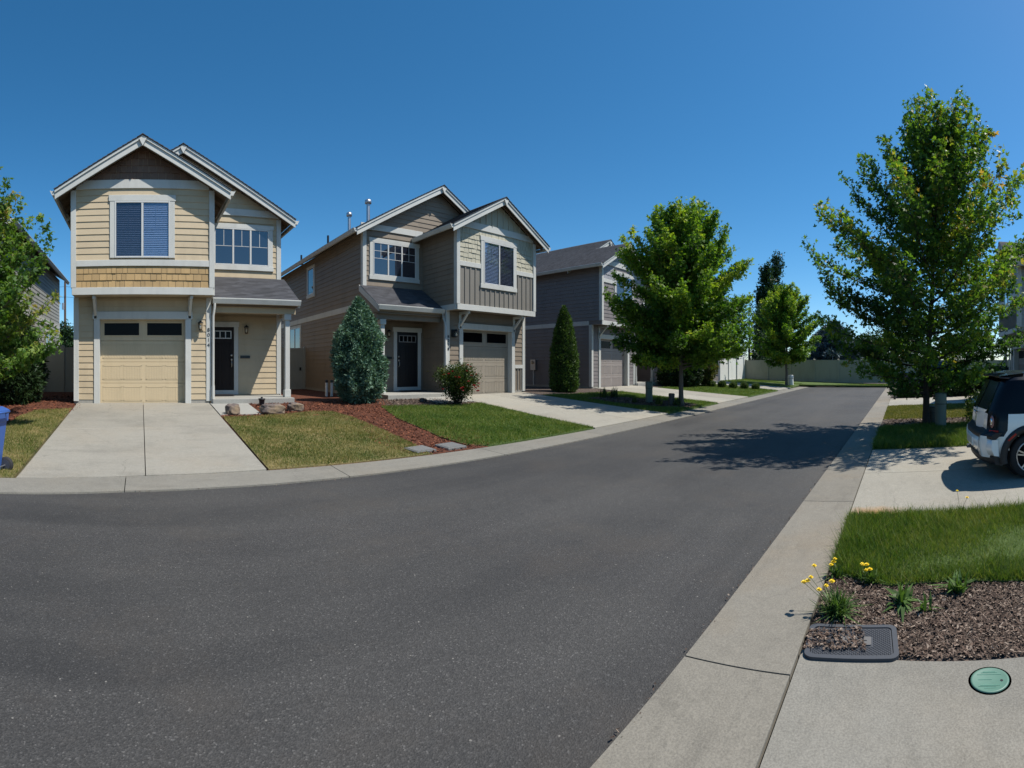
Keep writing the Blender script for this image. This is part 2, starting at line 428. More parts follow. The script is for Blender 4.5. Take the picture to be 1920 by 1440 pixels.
drive('driveway_cream_house', -1.76, 1.93, -1.80, 2.0, 14.05, CONC, 2, 2)
drive('driveway_taupe_house', 9.98, 14.22, 10.35, 14.05, 14.05, CONC2, 2, 2)
drive('driveway_mauve_house', 19.0, 23.3, 18.9, 22.7, 14.05, CONC2, 2, 2)
drive('driveway_far_house', 29.8, 33.4, 29.8, 33.4, 14.05, CONC2, 2, 2)
pth = struct(empty('porch_path')); sheet('slab', [(2.02, 13.85), (3.1, 13.85), (3.06, 11.95), (2.0, 11.95)], PORCHC, .055, parent=pth)
sheet('slab', [(8.9, 12.5), (10.3, 12.5), (10.36, 13.8), (8.9, 13.8)], PORCHC, .055, parent=struct(empty('porch_path')))

def xdrive(name, x0, x1, y1, mat, rows=3, cols=1):
    d = struct(empty(name)); ys = np.linspace(RB_ - .008, y1, rows + 1); xs = np.linspace(x0, x1, cols + 1)
    for a, b in zip(ys, ys[1:]):
        for c, e in zip(xs, xs[1:]): sheet('slab', [(c + .006, a - .006), (e - .006, a - .006), (e - .006, b + .006), (c + .006, b + .006)], mat, .042, ZR, parent=d)
CONCN = concrete('drive_concrete_near', (.265, .25, .212), .75, (7, 1, 1))
d = struct(empty('driveway_near')); ex = lambda y: 2.72 - .078 * (RB_ - y)
for a, b in zip((RB_ - .008, -2.6, -5.8), (-2.6, -5.8, -9)):
    for c, e in ((-4.0, -.65), (-.65, None)): sheet('slab', [(c + .006, a - .006), ((e or ex(a)) - .006, a - .006), ((e or ex(b)) - .006, b + .006), (c + .006, b + .006)], CONCN, .03, ZR, parent=d)
CONCS = concrete('drive_concrete_rusty', (.315, .295, .245), .65, (1, 5, 1))
def _rust(m):      # one rusty run-off stain in the corner by the near grass
    t = m.node_tree; q = N.__new__(N); q.m, q.t = m, t; q.b = t.nodes['Principled BSDF']
    p = q.coord('World'); d = q.n('VectorMath', operation='LENGTH'); q.put(d.inputs[0], q.n('VectorMath', operation='MULTIPLY').outputs[0])
    mul = d.inputs[0].links[0].from_node; sb = q.n('VectorMath', operation='SUBTRACT'); q.put(sb.inputs[0], p); sb.inputs[1].default_value = (5.3, .28, .04); q.put(mul.inputs[0], sb.outputs[0]); mul.inputs[1].default_value = (2.6, 1.6, 0)
    f = q.math('SUBTRACT', 1.0, q.math('ADD', d.outputs['Value'], q.math('MULTIPLY', q.noise(p, 5, 5), .7)), True)
    old = q.b.inputs['Base Color'].links[0].from_socket; q.put(q.b.inputs['Base Color'], q.mix(q.math('MULTIPLY', f, 1.6, True), old, (.34, .19, .075)))
_rust(CONCS)
xdrive('driveway_car', 5.22, 9.3, -9, CONCS, 3, 2)
xdrive('driveway_beyond_tree', 19.3, 23.8, -9, CONC2, 3, 2)
xdrive('driveway_pickup', 26.5, 31.5, -9, CONC, 3, 2)

# beds and lawns on the house side
pts = lambda L: [lot(*p) for p in L]
bed = [(2.04, 13.85), (2.0, 12.0), (1.96, 7.2), (2.0, 7.2), (7.2, 7.29), (7.6, 8.6), (7.2, 10.6), (7.0, 12.4), (7.7, 13.3), (7.7, 30), (3.0, 30)]
struct(sheet('mulch_bed_red', bed, REDM, .03))
struct(sheet('mulch_bed_red', [(-9, 30), (-9, 10.5), (-3.2, 10.6), (-2.2, 12.2), (-1.5, 12.7), (-1.86, 13.9), (-1.9, 30)], REDM, .03))
struct(sheet('mulch_bed_bark', [(6.9, 12.25), (10.3, 11.6), (10.35, 13.5), (7.6, 13.9), (7.0, 13.3)], BRNM, .036))
struct(sheet('mulch_bed_bark', [(14.2, 12.3), (18.9, 12.0), (18.9, 30), (14.2, 30)], BRNM, .03))
struct(sheet('mulch_bed_bark', [(22.95, 12.2), (29.7, 12.0), (29.7, 30), (22.95, 30)], BRNM, .03))
L1 = [(p[0], p[1]) for p in pts([(418, 785), (485, 784), (537, 780), (582, 775), (624, 775), (661, 786), (708, 805), (748, 824), (786, 842), (806, 855)])] + [(5.0, lb(5.0) + .02), (1.96, lb(1.96) + .02)]
L2 = [(p[0], p[1]) for p in pts([(715, 765), (744, 787), (794, 808), (827, 824), (875, 838)])] + [(6.35, lb(6.35) + .03), (9.94, lb(9.94) + .02), (10.2, 12.0)] + [(p[0], p[1]) for p in pts([(869, 762), (786, 764)])]
L0 = [(-1.8, lb(-1.8) + .03), (-1.83, 13.0)] + [(p[0], p[1]) for p in pts([(132, 770), (70, 772), (37, 783), (10, 803)])] + [(-3.6, 9.2), (-9, 9.0), (-9, lb(-9) + .03)]
L3 = [(14.26, lb(14.2) + .03), (18.97, lb(19) + .03), (18.9, 12.3), (14.12, 12.9)]
L4 = [(23.34, lb(23.3) + .03), (29.7, lb(29) + .03), (29.7, 12.2), (22.9, 12.6)]
L5 = [(33.45, lb(33.4) + .03), (36.7, lb(36.5) + .03), (36.9, 1.0), (39.6, 1.0), (39.6, 13.2), (33.45, 13.2)]
struct(sheet('lawn_dry_patchy', L1, TURFDRY, .05)); struct(sheet('lawn_green', L2, TURFGRN, .05)); struct(sheet('lawn_left_edge', L0, TURFDRY, .05))
struct(sheet('lawn_under_street_tree', L3, TURFGRN, .05)); struct(sheet('lawn_box_shrubs', L4, TURFGRN, .05)); struct(sheet('lawn_by_fence', L5, TURFGRN, .05, lambda x, y: zl(y) if x < 36.7 else .1 + max(0, y - 7) * .06))
TREEBED = [(14.9, 11.3), (16.4, 11.6), (17.2, 10.2), (17.7, 8.6), (17.5, 7.8), (16.4, 7.65), (15.4, 8.6), (14.9, 9.8)]
struct(sheet('mulch_bed_bark', TREEBED, BRNM, .056))
# beds and lawns on the camera's side
N1 = [(3.75, RB_ - .02), (5.2, RB_ - .02), (5.2, -9), (3.3, -9), (3.38, -2.0), (3.5, -1.0), (3.62, -.4), (3.55, .1)]
struct(sheet('lawn_near', N1, TURFGRN, .045, ZR))
struct(sheet('mulch_bed_near', [(2.725, RB_ - .01), (3.9, RB_ - .01), (3.9, -9), (1.975, -9)], BRNM, .02, ZR))
N2 = [(9.32, RB_ - .02), (12.4, RB_ - .02), (12.5, -.5), (12.4, -9), (9.32, -9)]
N3 = [(14.5, RB_ - .02), (19.28, RB_ - .02), (19.28, -9), (14.5, -9), (14.2, -3)]
struct(sheet('lawn_shaded', N2, TURFGRN, .05, ZR)); struct(sheet('lawn_beyond_tree', N3, TURFDRY, .05, ZR))
struct(sheet('mulch_bed_tree', [(12.2, RB_ - .01), (14.6, RB_ - .01), (14.6, -9), (12.2, -9)], BRNM, .035, ZR))
struct(sheet('mulch_bed_hedge', [(23.82, RB_ - .01), (26.5, RB_ - .01), (26.5, -9), (23.82, -9)], BRNM, .035, ZR))
struct(sheet('lawn_far_right', [(31.52, RB_ - .01), (39.6, RB_ - .01), (39.6, -14), (31.52, -14)], TURFGRN, .05, ZR))

# ------------------------------------------------------------------ grass blades and chips (nobody could count them)
def in_poly(P, poly):
    x, y = P[:, 0], P[:, 1]; c = np.zeros(len(P), bool); n = len(poly)
    for i in range(n):
        (x1, y1), (x2, y2) = poly[i - 1], poly[i]
        if y1 == y2: continue
        c ^= ((y1 > y) != (y2 > y)) & (x < (x2 - x1) * (y - y1) / (y2 - y1) + x1)
    return c
def scatter(poly, dens, box=None):
    poly = [(p[0], p[1]) for p in poly]; A = np.array(poly); lo, hi = A.min(0), A.max(0)
    if box: lo = np.maximum(lo, box[:2]); hi = np.minimum(hi, box[2:])
    n = int(dens * np.prod(hi - lo)); P = RN.random((n, 2)) * (hi - lo) + lo; return P[in_poly(P, poly)]
def lowfreq(P, s=1.0):
    x, y = P[:, 0] * s, P[:, 1] * s
    return (np.sin(1.3 * x + .7 * y + 1) + np.sin(2.9 * y - 1.1 * x + 2) * .8 + np.sin(4.7 * x + 3.1 * y) * .5 + np.sin(7.9 * x - 6.1 * y + 4) * .35 + np.sin(13 * y + 9 * x) * .25) / 2.9
def zl_np(y): return np.clip(np.minimum(y, 13.9) - YB, 0, None) * KSL
def blades(name, poly, dens, h, w, mat, label, zf, off, dry=0., box=None, tall=0., hole=None):
    P = scatter(poly, dens, box)
    if hole is not None: P = P[~in_poly(P, hole)]
    n = len(P); z = zf(P) + off
    a = RN.random(n) * 2 * np.pi; hh = h * (.55 + .9 * RN.random(n)) * (1 + .35 * lowfreq(P, 2.1)); ww = w * (.6 + .8 * RN.random(n))
    if tall: hh = np.where(RN.random(n) < tall, hh * 1.9, hh)
    lean = RN.normal(0, .55, (n, 2)) * hh[:, None]; d = np.stack([np.cos(a), np.sin(a)], 1) * ww[:, None] / 2
    b0 = np.c_[P + d, z - .01]; b1 = np.c_[P - d, z - .01]; tip = np.c_[P + lean, z + hh]
    V = np.stack([b0, b1, tip], 1).reshape(-1, 3); me = np_mesh(name, V, np.arange(3 * n).reshape(-1, 3))
    face_attr(me, np.clip(.5 + .28 * RN.normal(size=n) + dry * (lowfreq(P, 1.0) * .7 + lowfreq(P[:, ::-1], 2.9) * .8 + .2), 0, 1))
    o = link(name, me, mat); return tag(o, label, 'grass', kind='stuff')
GRN = foliage('grass_green', [(.03, .066, .009), (.066, .125, .018), (.125, .185, .034), (.22, .22, .07)], .3, .6)
DRYG = foliage('grass_dry', [(.045, .085, .012), (.095, .125, .024), (.18, .17, .05), (.32, .255, .11)], .25, .7)
zlf = lambda P: zl_np(P[:, 1]); z0f = lambda P: np.clip(RB_ - P[:, 1], 0, None) * .03 * np.clip((P[:, 0] - 3.9) / 1.3, 0, 1)
blades('grass', L1, 3000, .035, .012, DRYG, 'patchy yellow-green grass beside the cream house driveway', zlf, .05, .42)
blades('grass', L0, 2600, .035, .012, DRYG, 'dry yellowish grass left of the cream house driveway', zlf, .05, .35, (-3.4, 6.5, 0, 14))
blades('grass', L2, 3000, .05, .012, GRN, 'bright green grass in front of the rose bush', zlf, .05, .26)
blades('grass', L3, 1500, .05, .016, GRN, 'green grass around the street tree and its bark bed', zlf, .05, .12, None, 0., TREEBED)
blades('grass', L4, 700, .05, .022, GRN, 'green grass strip in front of the row of box shrubs', zlf, .05, .1)
blades('grass', L5, 350, .06, .03, GRN, 'thin green grass at the foot of the far fence', lambda P: np.where(P[:, 0] < 36.7, zl_np(P[:, 1]), .1 + np.clip(P[:, 1] - 7, 0, None) * .06), .05, .2)
blades('grass', N1, 17000, .058, .0065, GRN, 'thick green grass between the near bark bed and the car driveway', z0f, .045, .26, (2.5, -2.2, 6, 2), .05)
blades('grass', N2, 4200, .10, .011, GRN, 'shaded green grass under the large tree', z0f, .05, .1, (9, -2.6, 13, 2))
blades('grass', N3, 1700, .05, .016, DRYG, 'yellow-green grass behind the large tree trunk', z0f, .05, .2, (14, -4.5, 20, 2))

def chips(name, poly, dens, size, mat, label, zf, off, box=None, hole=None, flatness=.35):
    P = scatter(poly, dens, box)
    if hole is not None: P = P[~hole(P)]
    n = len(P); z = zf(P) + off + RN.random(n) * size * .25
    L = size * (.4 + 1.0 * RN.random(n) ** 1.6); Wd = L * (.22 + .35 * RN.random(n)); a = RN.random(n) * 2 * np.pi
    u = np.c_[np.cos(a), np.sin(a), RN.normal(0, flatness, n)] * L[:, None] / 2; v = np.c_[-np.sin(a), np.cos(a), RN.normal(0, flatness, n)] * Wd[:, None] / 2
    c = np.c_[P, z]; V = np.stack([c - u - v * .6, c + u * .8 - v, c + u + v * .5, c - u * .7 + v], 1).reshape(-1, 3)
    me = np_mesh(name, V, np.arange(4 * n).reshape(-1, 4)); face_attr(me, RN.random(n) ** 1.5)
    return tag(link(name, me, mat), label, 'bark chips', kind='stuff')
def chipmat(name, cols):
    m = N(name); a = m.n('Attribute', attribute_name='tone').outputs['Fac']
    return m.base(m.ramp(a, [(i / (len(cols) - 1), c) for i, c in enumerate(cols)]), .9)
CHB = chipmat('bark_chip', [(.028, .016, .010), (.078, .046, .030), (.15, .10, .072), (.30, .235, .18)])
CHR = chipmat('red_chip', [(.05, .013, .005), (.135, .038, .015), (.26, .09, .04)])
# ------------------------------------------------------------------ houses
Z3 = Vector((0, 0, 1))
class Fr:
    """wall plane: u along it, z up, d outwards"""
    def __init__(s, o, ud, nd): s.o, s.ud, s.nd = Vector(o), Vector(ud), Vector(nd)
    def P(s, u, z, d=0.): return s.o + s.ud * u + Z3 * z + s.nd * d
    def box(s, m, u0, u1, z0, z1, d0, d1):
        P = s.P; vs = [P(u0, z0, d1), P(u1, z0, d1), P(u1, z0, d0), P(u0, z0, d0), P(u0, z1, d1), P(u1, z1, d1), P(u1, z1, d0), P(u0, z1, d0)]
        m.add(vs, [(0, 3, 2, 1), (4, 5, 6, 7), (0, 1, 5, 4), (1, 2, 6, 5), (2, 3, 7, 6), (3, 0, 4, 7)]); return m
    def wedge(s, m, a0, a1, b0, b1, z0, z1, dl, du):
        """board: bottom edge u a0..a1 at z0, top edge b0..b1 at z1, outer face dl proud below, du above"""
        P = s.P; vs = [P(a0, z0, 0), P(a1, z0, 0), P(b1, z1, 0), P(b0, z1, 0), P(a0, z0, dl), P(a1, z0, dl), P(b1, z1, du), P(b0, z1, du)]
        m.add(vs, [(0, 1, 2, 3), (7, 6, 5, 4), (0, 4, 5, 1), (1, 5, 6, 2), (2, 6, 7, 3), (3, 7, 4, 0)]); return m
    def board(s, name, mat, parent, u0, u1, z0, z1, d0, d1): return s.box(MB(), u0, u1, z0, z1, d0, d1).build(name, mat, parent)

def spans(iv, ops, za, zb, k=.35):
    out = [iv]
    for (a, b, c, d) in ops:
        if min(zb, d) - max(za, c) < k * (zb - za): continue
        nx = []
        for p, q in out:
            if b <= p or a >= q: nx.append((p, q)); continue
            if a - p > .03: nx.append((p, a))
            if q - b > .03: nx.append((b, q))
        out = nx
    return out
def lap(fr, parent, mat, z0, z1, ext, ops=(), e=.178):
    z = z0
    while z < z1 - .03:
        zt = min(z + e, z1); lo, hi = ext(z), ext(zt)
        if lo[1] - lo[0] < .08: break
        for (a, b) in spans(lo, ops, z, zt):
            ta = a if abs(a - lo[0]) > 1e-6 else max(a, hi[0]); tb = b if abs(b - lo[1]) > 1e-6 else min(b, hi[1])
            if tb <= ta: ta = tb = (ta + tb) / 2
            cuts = [a]; x = a + R.uniform(1.2, 3.66)
            while b - x > .5: cuts.append(x); x += R.uniform(2.6, 3.66)
            cuts.append(b); k_ = len(cuts) - 1
            for i in range(k_):          # butt joints between boards
                p, q = cuts[i] + (.0025 if i else 0), cuts[i + 1] - (.0025 if i < k_ - 1 else 0)
                fr.wedge(MB(), p, q, ta if i == 0 else p, tb if i == k_ - 1 else q, z + R.uniform(-.002, .002), zt, .026 + R.uniform(-.002, .003), .009).build('siding_board', mat, parent)
        z = zt
def shakes(fr, parent, mat, z0, z1, ext, ops=(), e=.19, w=(.11, .26), stag=0.):
    z = z0
    while z < z1 - .04:
        zt = min(z + e, z1); lo = ext(z)
        if lo[1] - lo[0] < .1: break
        for (a, b) in spans(lo, ops, z, zt):
            u = a
            while u < b - .01:
                x = min(b, u + R.uniform(*w))
                if b - x < .06: x = b
                hi = ext(zt); ta, tb = max(u + .005, hi[0]), min(x - .005, hi[1])
                if tb <= ta: ta = tb = min(max((u + x) / 2, hi[0]), hi[1])
                fr.wedge(MB(), u + .005, x - .005, ta, tb, z - R.uniform(0, stag) + .001, zt, .022 + R.uniform(0, .012), .010).build('shingle', mat, parent); u = x
        z = zt
def battens(fr, parent, mat, z0, ext, ztop, ops=(), step=.3):
    lo = ext(z0); u = lo[0] + step * .5
    while u < lo[1]:
        zz = [(z0, ztop(u))]
        for (a, b, c, d) in ops:
            if a < u < b:
                nz = []
                for p, q in zz:
                    if d <= p or c >= q: nz.append((p, q)); continue
                    if c > p: nz.append((p, c))
                    if d < q: nz.append((d, q))
                zz = nz
        for p, q in zz:
            if q - p > .05: fr.board('batten', mat, parent, u - .025, u + .025, p, q, .004, .03)
        u += step

def window(root, fr, u0, u1, z0, z1, lights, kind='plain', casing=.13, sill=True, head=.17, grid=True):
    """framed window proud of the wall; lights = number of sashes side by side"""
    f = .045; m = MB()
    for a, b, c, d in ((u0, u0 + f, z0, z1), (u1 - f, u1, z0, z1), (u0 + f, u1 - f, z0, z0 + f), (u0 + f, u1 - f, z1 - f, z1)): fr.box(m, a, b, c, d, .0, .062)
    w = (u1 - u0 - 2 * f) / lights
    for i in range(1, lights): x = u0 + f + i * w; fr.box(m, x - .03, x + .03, z0 + f, z1 - f, .0, .06)
    win = m.build('window', VINYL, root); bevel(win, .006, 1)
    m = MB(); fr.box(m, u0 - casing, u0 + .002, z0, z1, .0, .052); fr.box(m, u1 - .002, u1 + casing, z0, z1, .0, .052)
    fr.box(m, u0 - casing - .03, u1 + casing + .03, z1, z1 + head, .0, .06)
    if sill: fr.box(m, u0 - casing - .02, u1 + casing + .02, z0 - .15, z0, .0, .065)
    bevel(m.build('window_casing', WHITE, win), .006, 1)
    for i in range(lights):
        a = u0 + f + i * w + (.03 if i else 0); b = u0 + f + (i + 1) * w - (.03 if i < lights - 1 else 0); c, d = z0 + f, z1 - f
        scr = kind == 'blinds' and i == 0; bl = kind == 'blinds'
        fr.board('pane', (SCREEN if scr else CLEAR) if bl else PANE, win, a, b, c, d, .034, .038)
        if bl:
            fr.board('window_backing', ROOMD, win, a, b, c, d, .0, .004)
            m = MB(); n = int((d - c) / .05)
            for k in range(n):
                z = c + (k + .5) * (d - c) / n; P = fr.P
                m.add([P(a + .01, z - .021, .030), P(b - .01, z - .021, .030), P(b - .01, z + .019, .008), P(a + .01, z + .019, .008)], [(0, 1, 2, 3)])
            m.build('blind', BLIND, win)
        if grid:
            m = MB(); zc = c + (d - c) * .5
            zt = [c + (d - c) * .52] + ([c + (d - c) * .76] if kind in ('blinds', 'six') else [])
            d0_, d1_, w_ = (.031, .0335, .006) if bl else (.038, .045, .008)
            for z in zt: fr.box(m, a, b, z - w_, z + w_, d0_, d1_)
            fr.box(m, (a + b) / 2 - w_, (a + b) / 2 + w_, zt[0], d, d0_, d1_ + .0002); m.build('muntin', VINYL, win)
    return win

def lantern(root, fr, u, z, block=WHITE, big=1.0):
    la = fr.board('wall_lamp', block, root, u - .1, u + .1, z - .14, z + .14, .01, .045); s = big
    def at(p): return fr.P(u, z, .0) + Vector((p[0] * s, p[1] * s, p[2] * s))
    n = fr.nd; c = fr.P(u, z - .02, .15 * s)
    m = MB(); m.tube([fr.P(u, z + .06, .04), fr.P(u, z + .11, .09), c + Z3 * .12 * s], .011, 6); m.lathe([(.012, .15), (.03, .13), (.085, .09), (.088, .075)], 8, c); m.lathe([(.05, -.10), (.05, -.115), (.02, -.13)], 8, c)
    for k in range(4): t = k * math.pi / 2 + .4; m.tube([c + Vector((.075 * math.cos(t), .075 * math.sin(t), .08)), c + Vector((.05 * math.cos(t), .05 * math.sin(t), -.11))], .006, 4)
    m.build('lamp_cage', BLACKM, la)
    MBm = MB(); MBm.lathe([(.045, -.10), (.068, .075)], 8, c); MBm.build('lamp_glass', LAMPG, la)
    MB().lathe([(.006, -.08), (.028, -.06), (.03, -.02), (.012, .03)], 10, c).build('lamp_bulb', BULB, la)
    return la

SLO = .583; ROOF_T = .15
def slope(roof, xe, ze, xr, zr, y0, y1):
    """one roof slope, eave (xe, ze) to ridge (xr, zr): overlapping shingle courses on a slab, boarded underneath"""
    d = Vector((xr - xe, 0, zr - ze)); L = d.length; d.normalize(); nrm = Vector((-d.z, 0, d.x)); nrm = nrm if nrm.z > 0 else -nrm
    A = Vector((xe, 0, ze)); m = MB(); n = max(3, int(L / .145))
    P = lambda t, y, h: A + d * t + nrm * h + Vector((0, y, 0)); yy = y0; y0 = y0 - .075
    for i in range(n):
        a, b = L * i / n, L * (i + 1) / n
        vs = [P(a - .012, y0, .0), P(a - .012, y1, .0), P(b, y1, -.004), P(b, y0, -.004), P(a - .012, y0, .022), P(a - .012, y1, .022), P(b, y1, .006), P(b, y0, .006)]
        m.add(vs, [(0, 1, 2, 3), (7, 6, 5, 4), (0, 4, 5, 1), (2, 6, 7, 3), (3, 7, 4, 0), (1, 5, 6, 2)])
    m.build('shingle_courses', ROOFM, roof); y0 = yy
    m = MB(); t = ROOF_T
    vs = [P(0, y0 + .004, -.005), P(0, y1, -.005), P(L, y1, -.005), P(L, y0 + .004, -.005), P(0, y0 + .004, -.03), P(0, y1, -.03), P(L, y1, -.03), P(L, y0 + .004, -.03)]
    m.add(vs, [(0, 1, 2, 3), (7, 6, 5, 4), (0, 4, 5, 1), (2, 6, 7, 3), (3, 7, 4, 0), (1, 5, 6, 2)])
    y = y0 + .25
    while y < min(y1, y0 + 3):       # rafters that show under the overhang
        vs = [P(.03, y, -.03), P(.03, y + .05, -.03), P(L, y + .05, -.03), P(L, y, -.03), P(.03, y, -t), P(.03, y + .05, -t), P(L, y + .05, -t), P(L, y, -t)]
        m.add(vs, [(0, 1, 2, 3), (7, 6, 5, 4), (0, 4, 5, 1), (2, 6, 7, 3), (3, 7, 4, 0), (1, 5, 6, 2)]); y += .6
    m.build('soffit', SOFFIT, roof)
def rake(roof, xe, ze, xr, zr, y):
    m = MB(); q = lambda yy: (lambda p: (p[0], yy, p[1]))
    h0, h1 = -.012, -.265; lip = .085
    m.prism([(xe, ze + h0 - .03), (xr, zr + h0 - .03), (xr, zr + h1), (xe, ze + h1)], q(y - .02), q(y + .012))
    m.prism([(xe, ze + h0), (xr, zr + h0), (xr, zr + h0 - lip), (xe, ze + h0 - lip)], q(y - .05), q(y - .0205))
    bevel(m.build('barge_board', WHITE, roof), .006, 1)
def gutter(roof, xe, ze, sg, y0, y1):
    prof = [(0, -.02), (0, -.14), (sg * .07, -.14), (sg * .125, -.03), (sg * .125, -.005), (sg * .11, -.005), (sg * .11, -.03)]
    m = MB(); m.prism([(xe + a, ze + b) for a, b in prof], lambda p: (p[0], y0, p[1]), lambda p: (p[0], y1, p[1])); m.build('gutter', WHITE, roof)

def house(name, loc, rz, mx, C, label):
    root = empty(name, loc, rz); tag(root, label, 'house', 'houses along the street')
    MB.MX = mx
    Wb, Wm, zb, zE, ov, fo, yb, ym, yk = 3.9, 6.44, 3.09, 5.88, .42, .37, -.6, 1.5, 13.0
    flip = mx
    def roofz(x, w): return zE + SLO * (min(x, w - x) + ov)
    hz = lambda x, w: roofz(x, w) - .17
    # --- walls (solid backing) ; the siding pieces hang on them
    gx0, gx1, gz1 = .72, 3.18, 2.46
    m = MB(); q = lambda y: (lambda p: (p[0], y, p[1]))
    m.prism([(0, -.4), (Wm, -.4), (Wm, hz(Wm, Wm)), (Wm / 2, hz(Wm / 2, Wm)), (0, hz(0, Wm))], q(ym), q(yk))
    m.prism([(0, zb), (Wb, zb), (Wb, hz(Wb, Wb)), (Wb / 2, hz(Wb / 2, Wb)), (0, hz(0, Wb))], q(yb), q(ym - .003))
    m.box(0, gx0, 0, ym - .003, -.4, zb - .003).box(gx1, Wb, 0, ym - .003, -.4, zb - .003).box(gx0, gx1, 0, ym - .003, gz1, zb - .003)
    wall = m.build('wall', C['wall'], root)
    FB, FG, FM = Fr((0, yb, 0), (1, 0, 0), (0, -1, 0)), Fr((0, 0, 0), (1, 0, 0), (0, -1, 0)), Fr((0, ym, 0), (1, 0, 0), (0, -1, 0))
    FL, FRt, FBR = Fr((0, 0, 0), (0, 1, 0), (-1, 0, 0)), Fr((Wm, 0, 0), (0, 1, 0), (1, 0, 0)), Fr((Wb, 0, 0), (0, 1, 0), (1, 0, 0))
    # foundation strip
    m = MB(); FG.box(m, .02, gx0 - .16, -.4, .15, .0, .012); FG.box(m, gx1 + .16, Wb - .02, -.4, .15, .0, .012); FL.box(m, .0, yk, -.4, .15, 0, .012); FRt.box(m, ym, yk, -.4, .15, 0, .012)
    m.build('foundation', FOUND, root)
    # --- roof
    roof = empty('roof'); roof.parent = root
    xr, zr = Wm / 2, zE + SLO * (Wm / 2 + ov); xb, zrb = Wb / 2, zE + SLO * (Wb / 2 + ov)
    slope(roof, -ov, zE, xr, zr, ym - fo, yk + fo); slope(roof, Wm + ov, zE, xr, zr, ym - fo, yk + fo)
    slope(roof, -ov, zE, xb, zrb, yb - fo, ym - fo - .002); slope(roof, Wb + ov, zE, xb, zrb, yb - fo, ym - .03)
    for (xe, xx, zz, y) in ((-ov, xb, zrb, yb - fo), (Wb + ov, xb, zrb, yb - fo), (-ov, xr, zr, ym - fo), (Wm + ov, xr, zr, ym - fo)): rake(roof, xe, zE, xx, zz, y)
    for xx, zz, y in ((xb, zrb, yb - fo), (xr, zr, ym - fo)):
        m = MB(); m.prism([(xx - .10, zz - .11), (xx + .10, zz - .11), (xx, zz - .31)], q(y - .085), q(y - .052)); m.build('apex_block', WHITE, roof)
    m = MB()
    for xx, zz, a, b in ((xr, zr, ym - fo, yk + fo), (xb, zrb, yb - fo, ym - fo)): m.prism([(xx - .15, zz - .075), (xx, zz + .025), (xx + .15, zz - .075), (xx, zz + .005)], q(a - .085), q(b))
    m.build('ridge_cap', ROOFM, roof)
    gutter(roof, -ov, zE - .01, -1, yb - fo - .02, yk + fo); gutter(roof, Wm + ov, zE - .01, 1, ym - fo - .02, yk + fo); gutter(roof, Wb + ov, zE - .01, 1, yb - fo - .02, ym - fo + .4)
    # --- openings
    bw = (1.18, 2.70, 4.07, 5.62)
    mw = (4.24, 6.06, 4.36, 5.56)
    dx = C.get('door_x', 4.0); dz0, dz1 = .34, 2.37
    pad = lambda o, p=.13, hd=.17, sl=.15: (o[0] - p, o[1] + p, o[2] - sl, o[3] + hd)
    # --- trims of the bay
    cb = .12
    def gable(w, c0=0., c1=None):
        c1 = w if c1 is None else c1
        def ext(z):
            top = (z - (zE - .17)) / SLO - ov       # x where the underside of the roof is at z
            return (max(c0, top), min(c1, w - top))
        return ext
    m = MB(); ft = .052
    FB.box(m, 0, Wb, zb - .02, 3.27, 0, ft); FB.box(m, -.02, cb, 3.27, hz(0, Wb), 0, ft + .004); FB.box(m, Wb - cb, Wb + .02, 3.27, hz(0, Wb), 0, ft + .004)
    e0 = gable(Wb)(5.97)[0] - .1; FB.box(m, cb if e0 < cb else e0, Wb - (cb if e0 < cb else e0), 5.97, 6.21, 0, ft)
    bz = C['band']
    if bz and bz[1] < bw[2]: FB.box(m, cb, Wb - cb, bz[0], bz[1], 0, ft - .004)
    elif bz: FB.box(m, cb, bw[0] - .13, bz[0], bz[1], 0, ft - .004); FB.box(m, bw[1] + .13, Wb - cb, bz[0], bz[1], 0, ft - .004)
    FBR.box(m, yb, ym, zb - .02, 3.27, 0, ft - .01); FBR.box(m, yb - .054, yb + cb, 3.27, 5.95, 0, .03); FL.box(m, yb - .054, yb + cb, 3.27, 5.95, 0, .03)
    bevel(m.build('bay_trim', WHITE, root), .006, 1)
    iv = lambda a, b: (lambda z: (a, b))
    win = bw; ops = [pad(win, .13, .17, .15)]
    bay = C['bay']; F_ = FB
    if bay == 'cream':
        shakes(F_, wall, C['band_mat'], 3.275, 3.85, iv(cb, Wb - cb), (), .19)
        lap(F_, wall, C['wall'], 4.02, 5.97, iv(cb, Wb - cb), [pad(win, .13, .17, .2)])
        shakes(F_, wall, C['gable_mat'], 6.215, 7.4, gable(Wb), (), .19)
    elif bay == 'taupe':
        battens(F_, wall, C['gable_mat'], 3.27, iv(cb, Wb - cb), lambda u: 4.60, ops, .235)
        m = MB(); F_.box(m, cb, Wb - cb, 3.27, 4.60, 0, .005); m.build('panel', C['gable_mat'], wall)
        shakes(F_, wall, C['band_mat'], 4.775, 5.97, iv(cb, Wb - cb), ops, .17, (.10, .24), .035)
        m = MB(); m.prism([(gable(Wb)(6.2)[0], 6.2), (gable(Wb)(6.2)[1], 6.2), (Wb / 2, hz(Wb / 2, Wb))], q(yb - .005), q(yb)); m.build('panel', C['band_mat'], wall)
        battens(F_, wall, C['band_mat'], 6.21, gable(Wb), lambda u: hz(u, Wb), (), .28)
    else:
        lap(F_, wall, C['wall'], 3.275, 5.1, iv(cb, Wb - cb), ops)
        shakes(F_, wall, C['band_mat'], 5.27, 5.97, iv(cb, Wb - cb), ops, .22, (.2, .4)); shakes(F_, wall, C['band_mat'], 6.215, 7.4, gable(Wb), (), .22, (.2, .4))
    window(root, FB, *bw, 2, 'blinds', .13, bay != 'cream')
    # bay sides and garage side
    lap(FBR, wall, C['wall'], 3.27, 5.93, iv(yb + cb, ym))
    lap(FBR, wall, C['wall'], .19, zb - .02, iv(.12, ym))
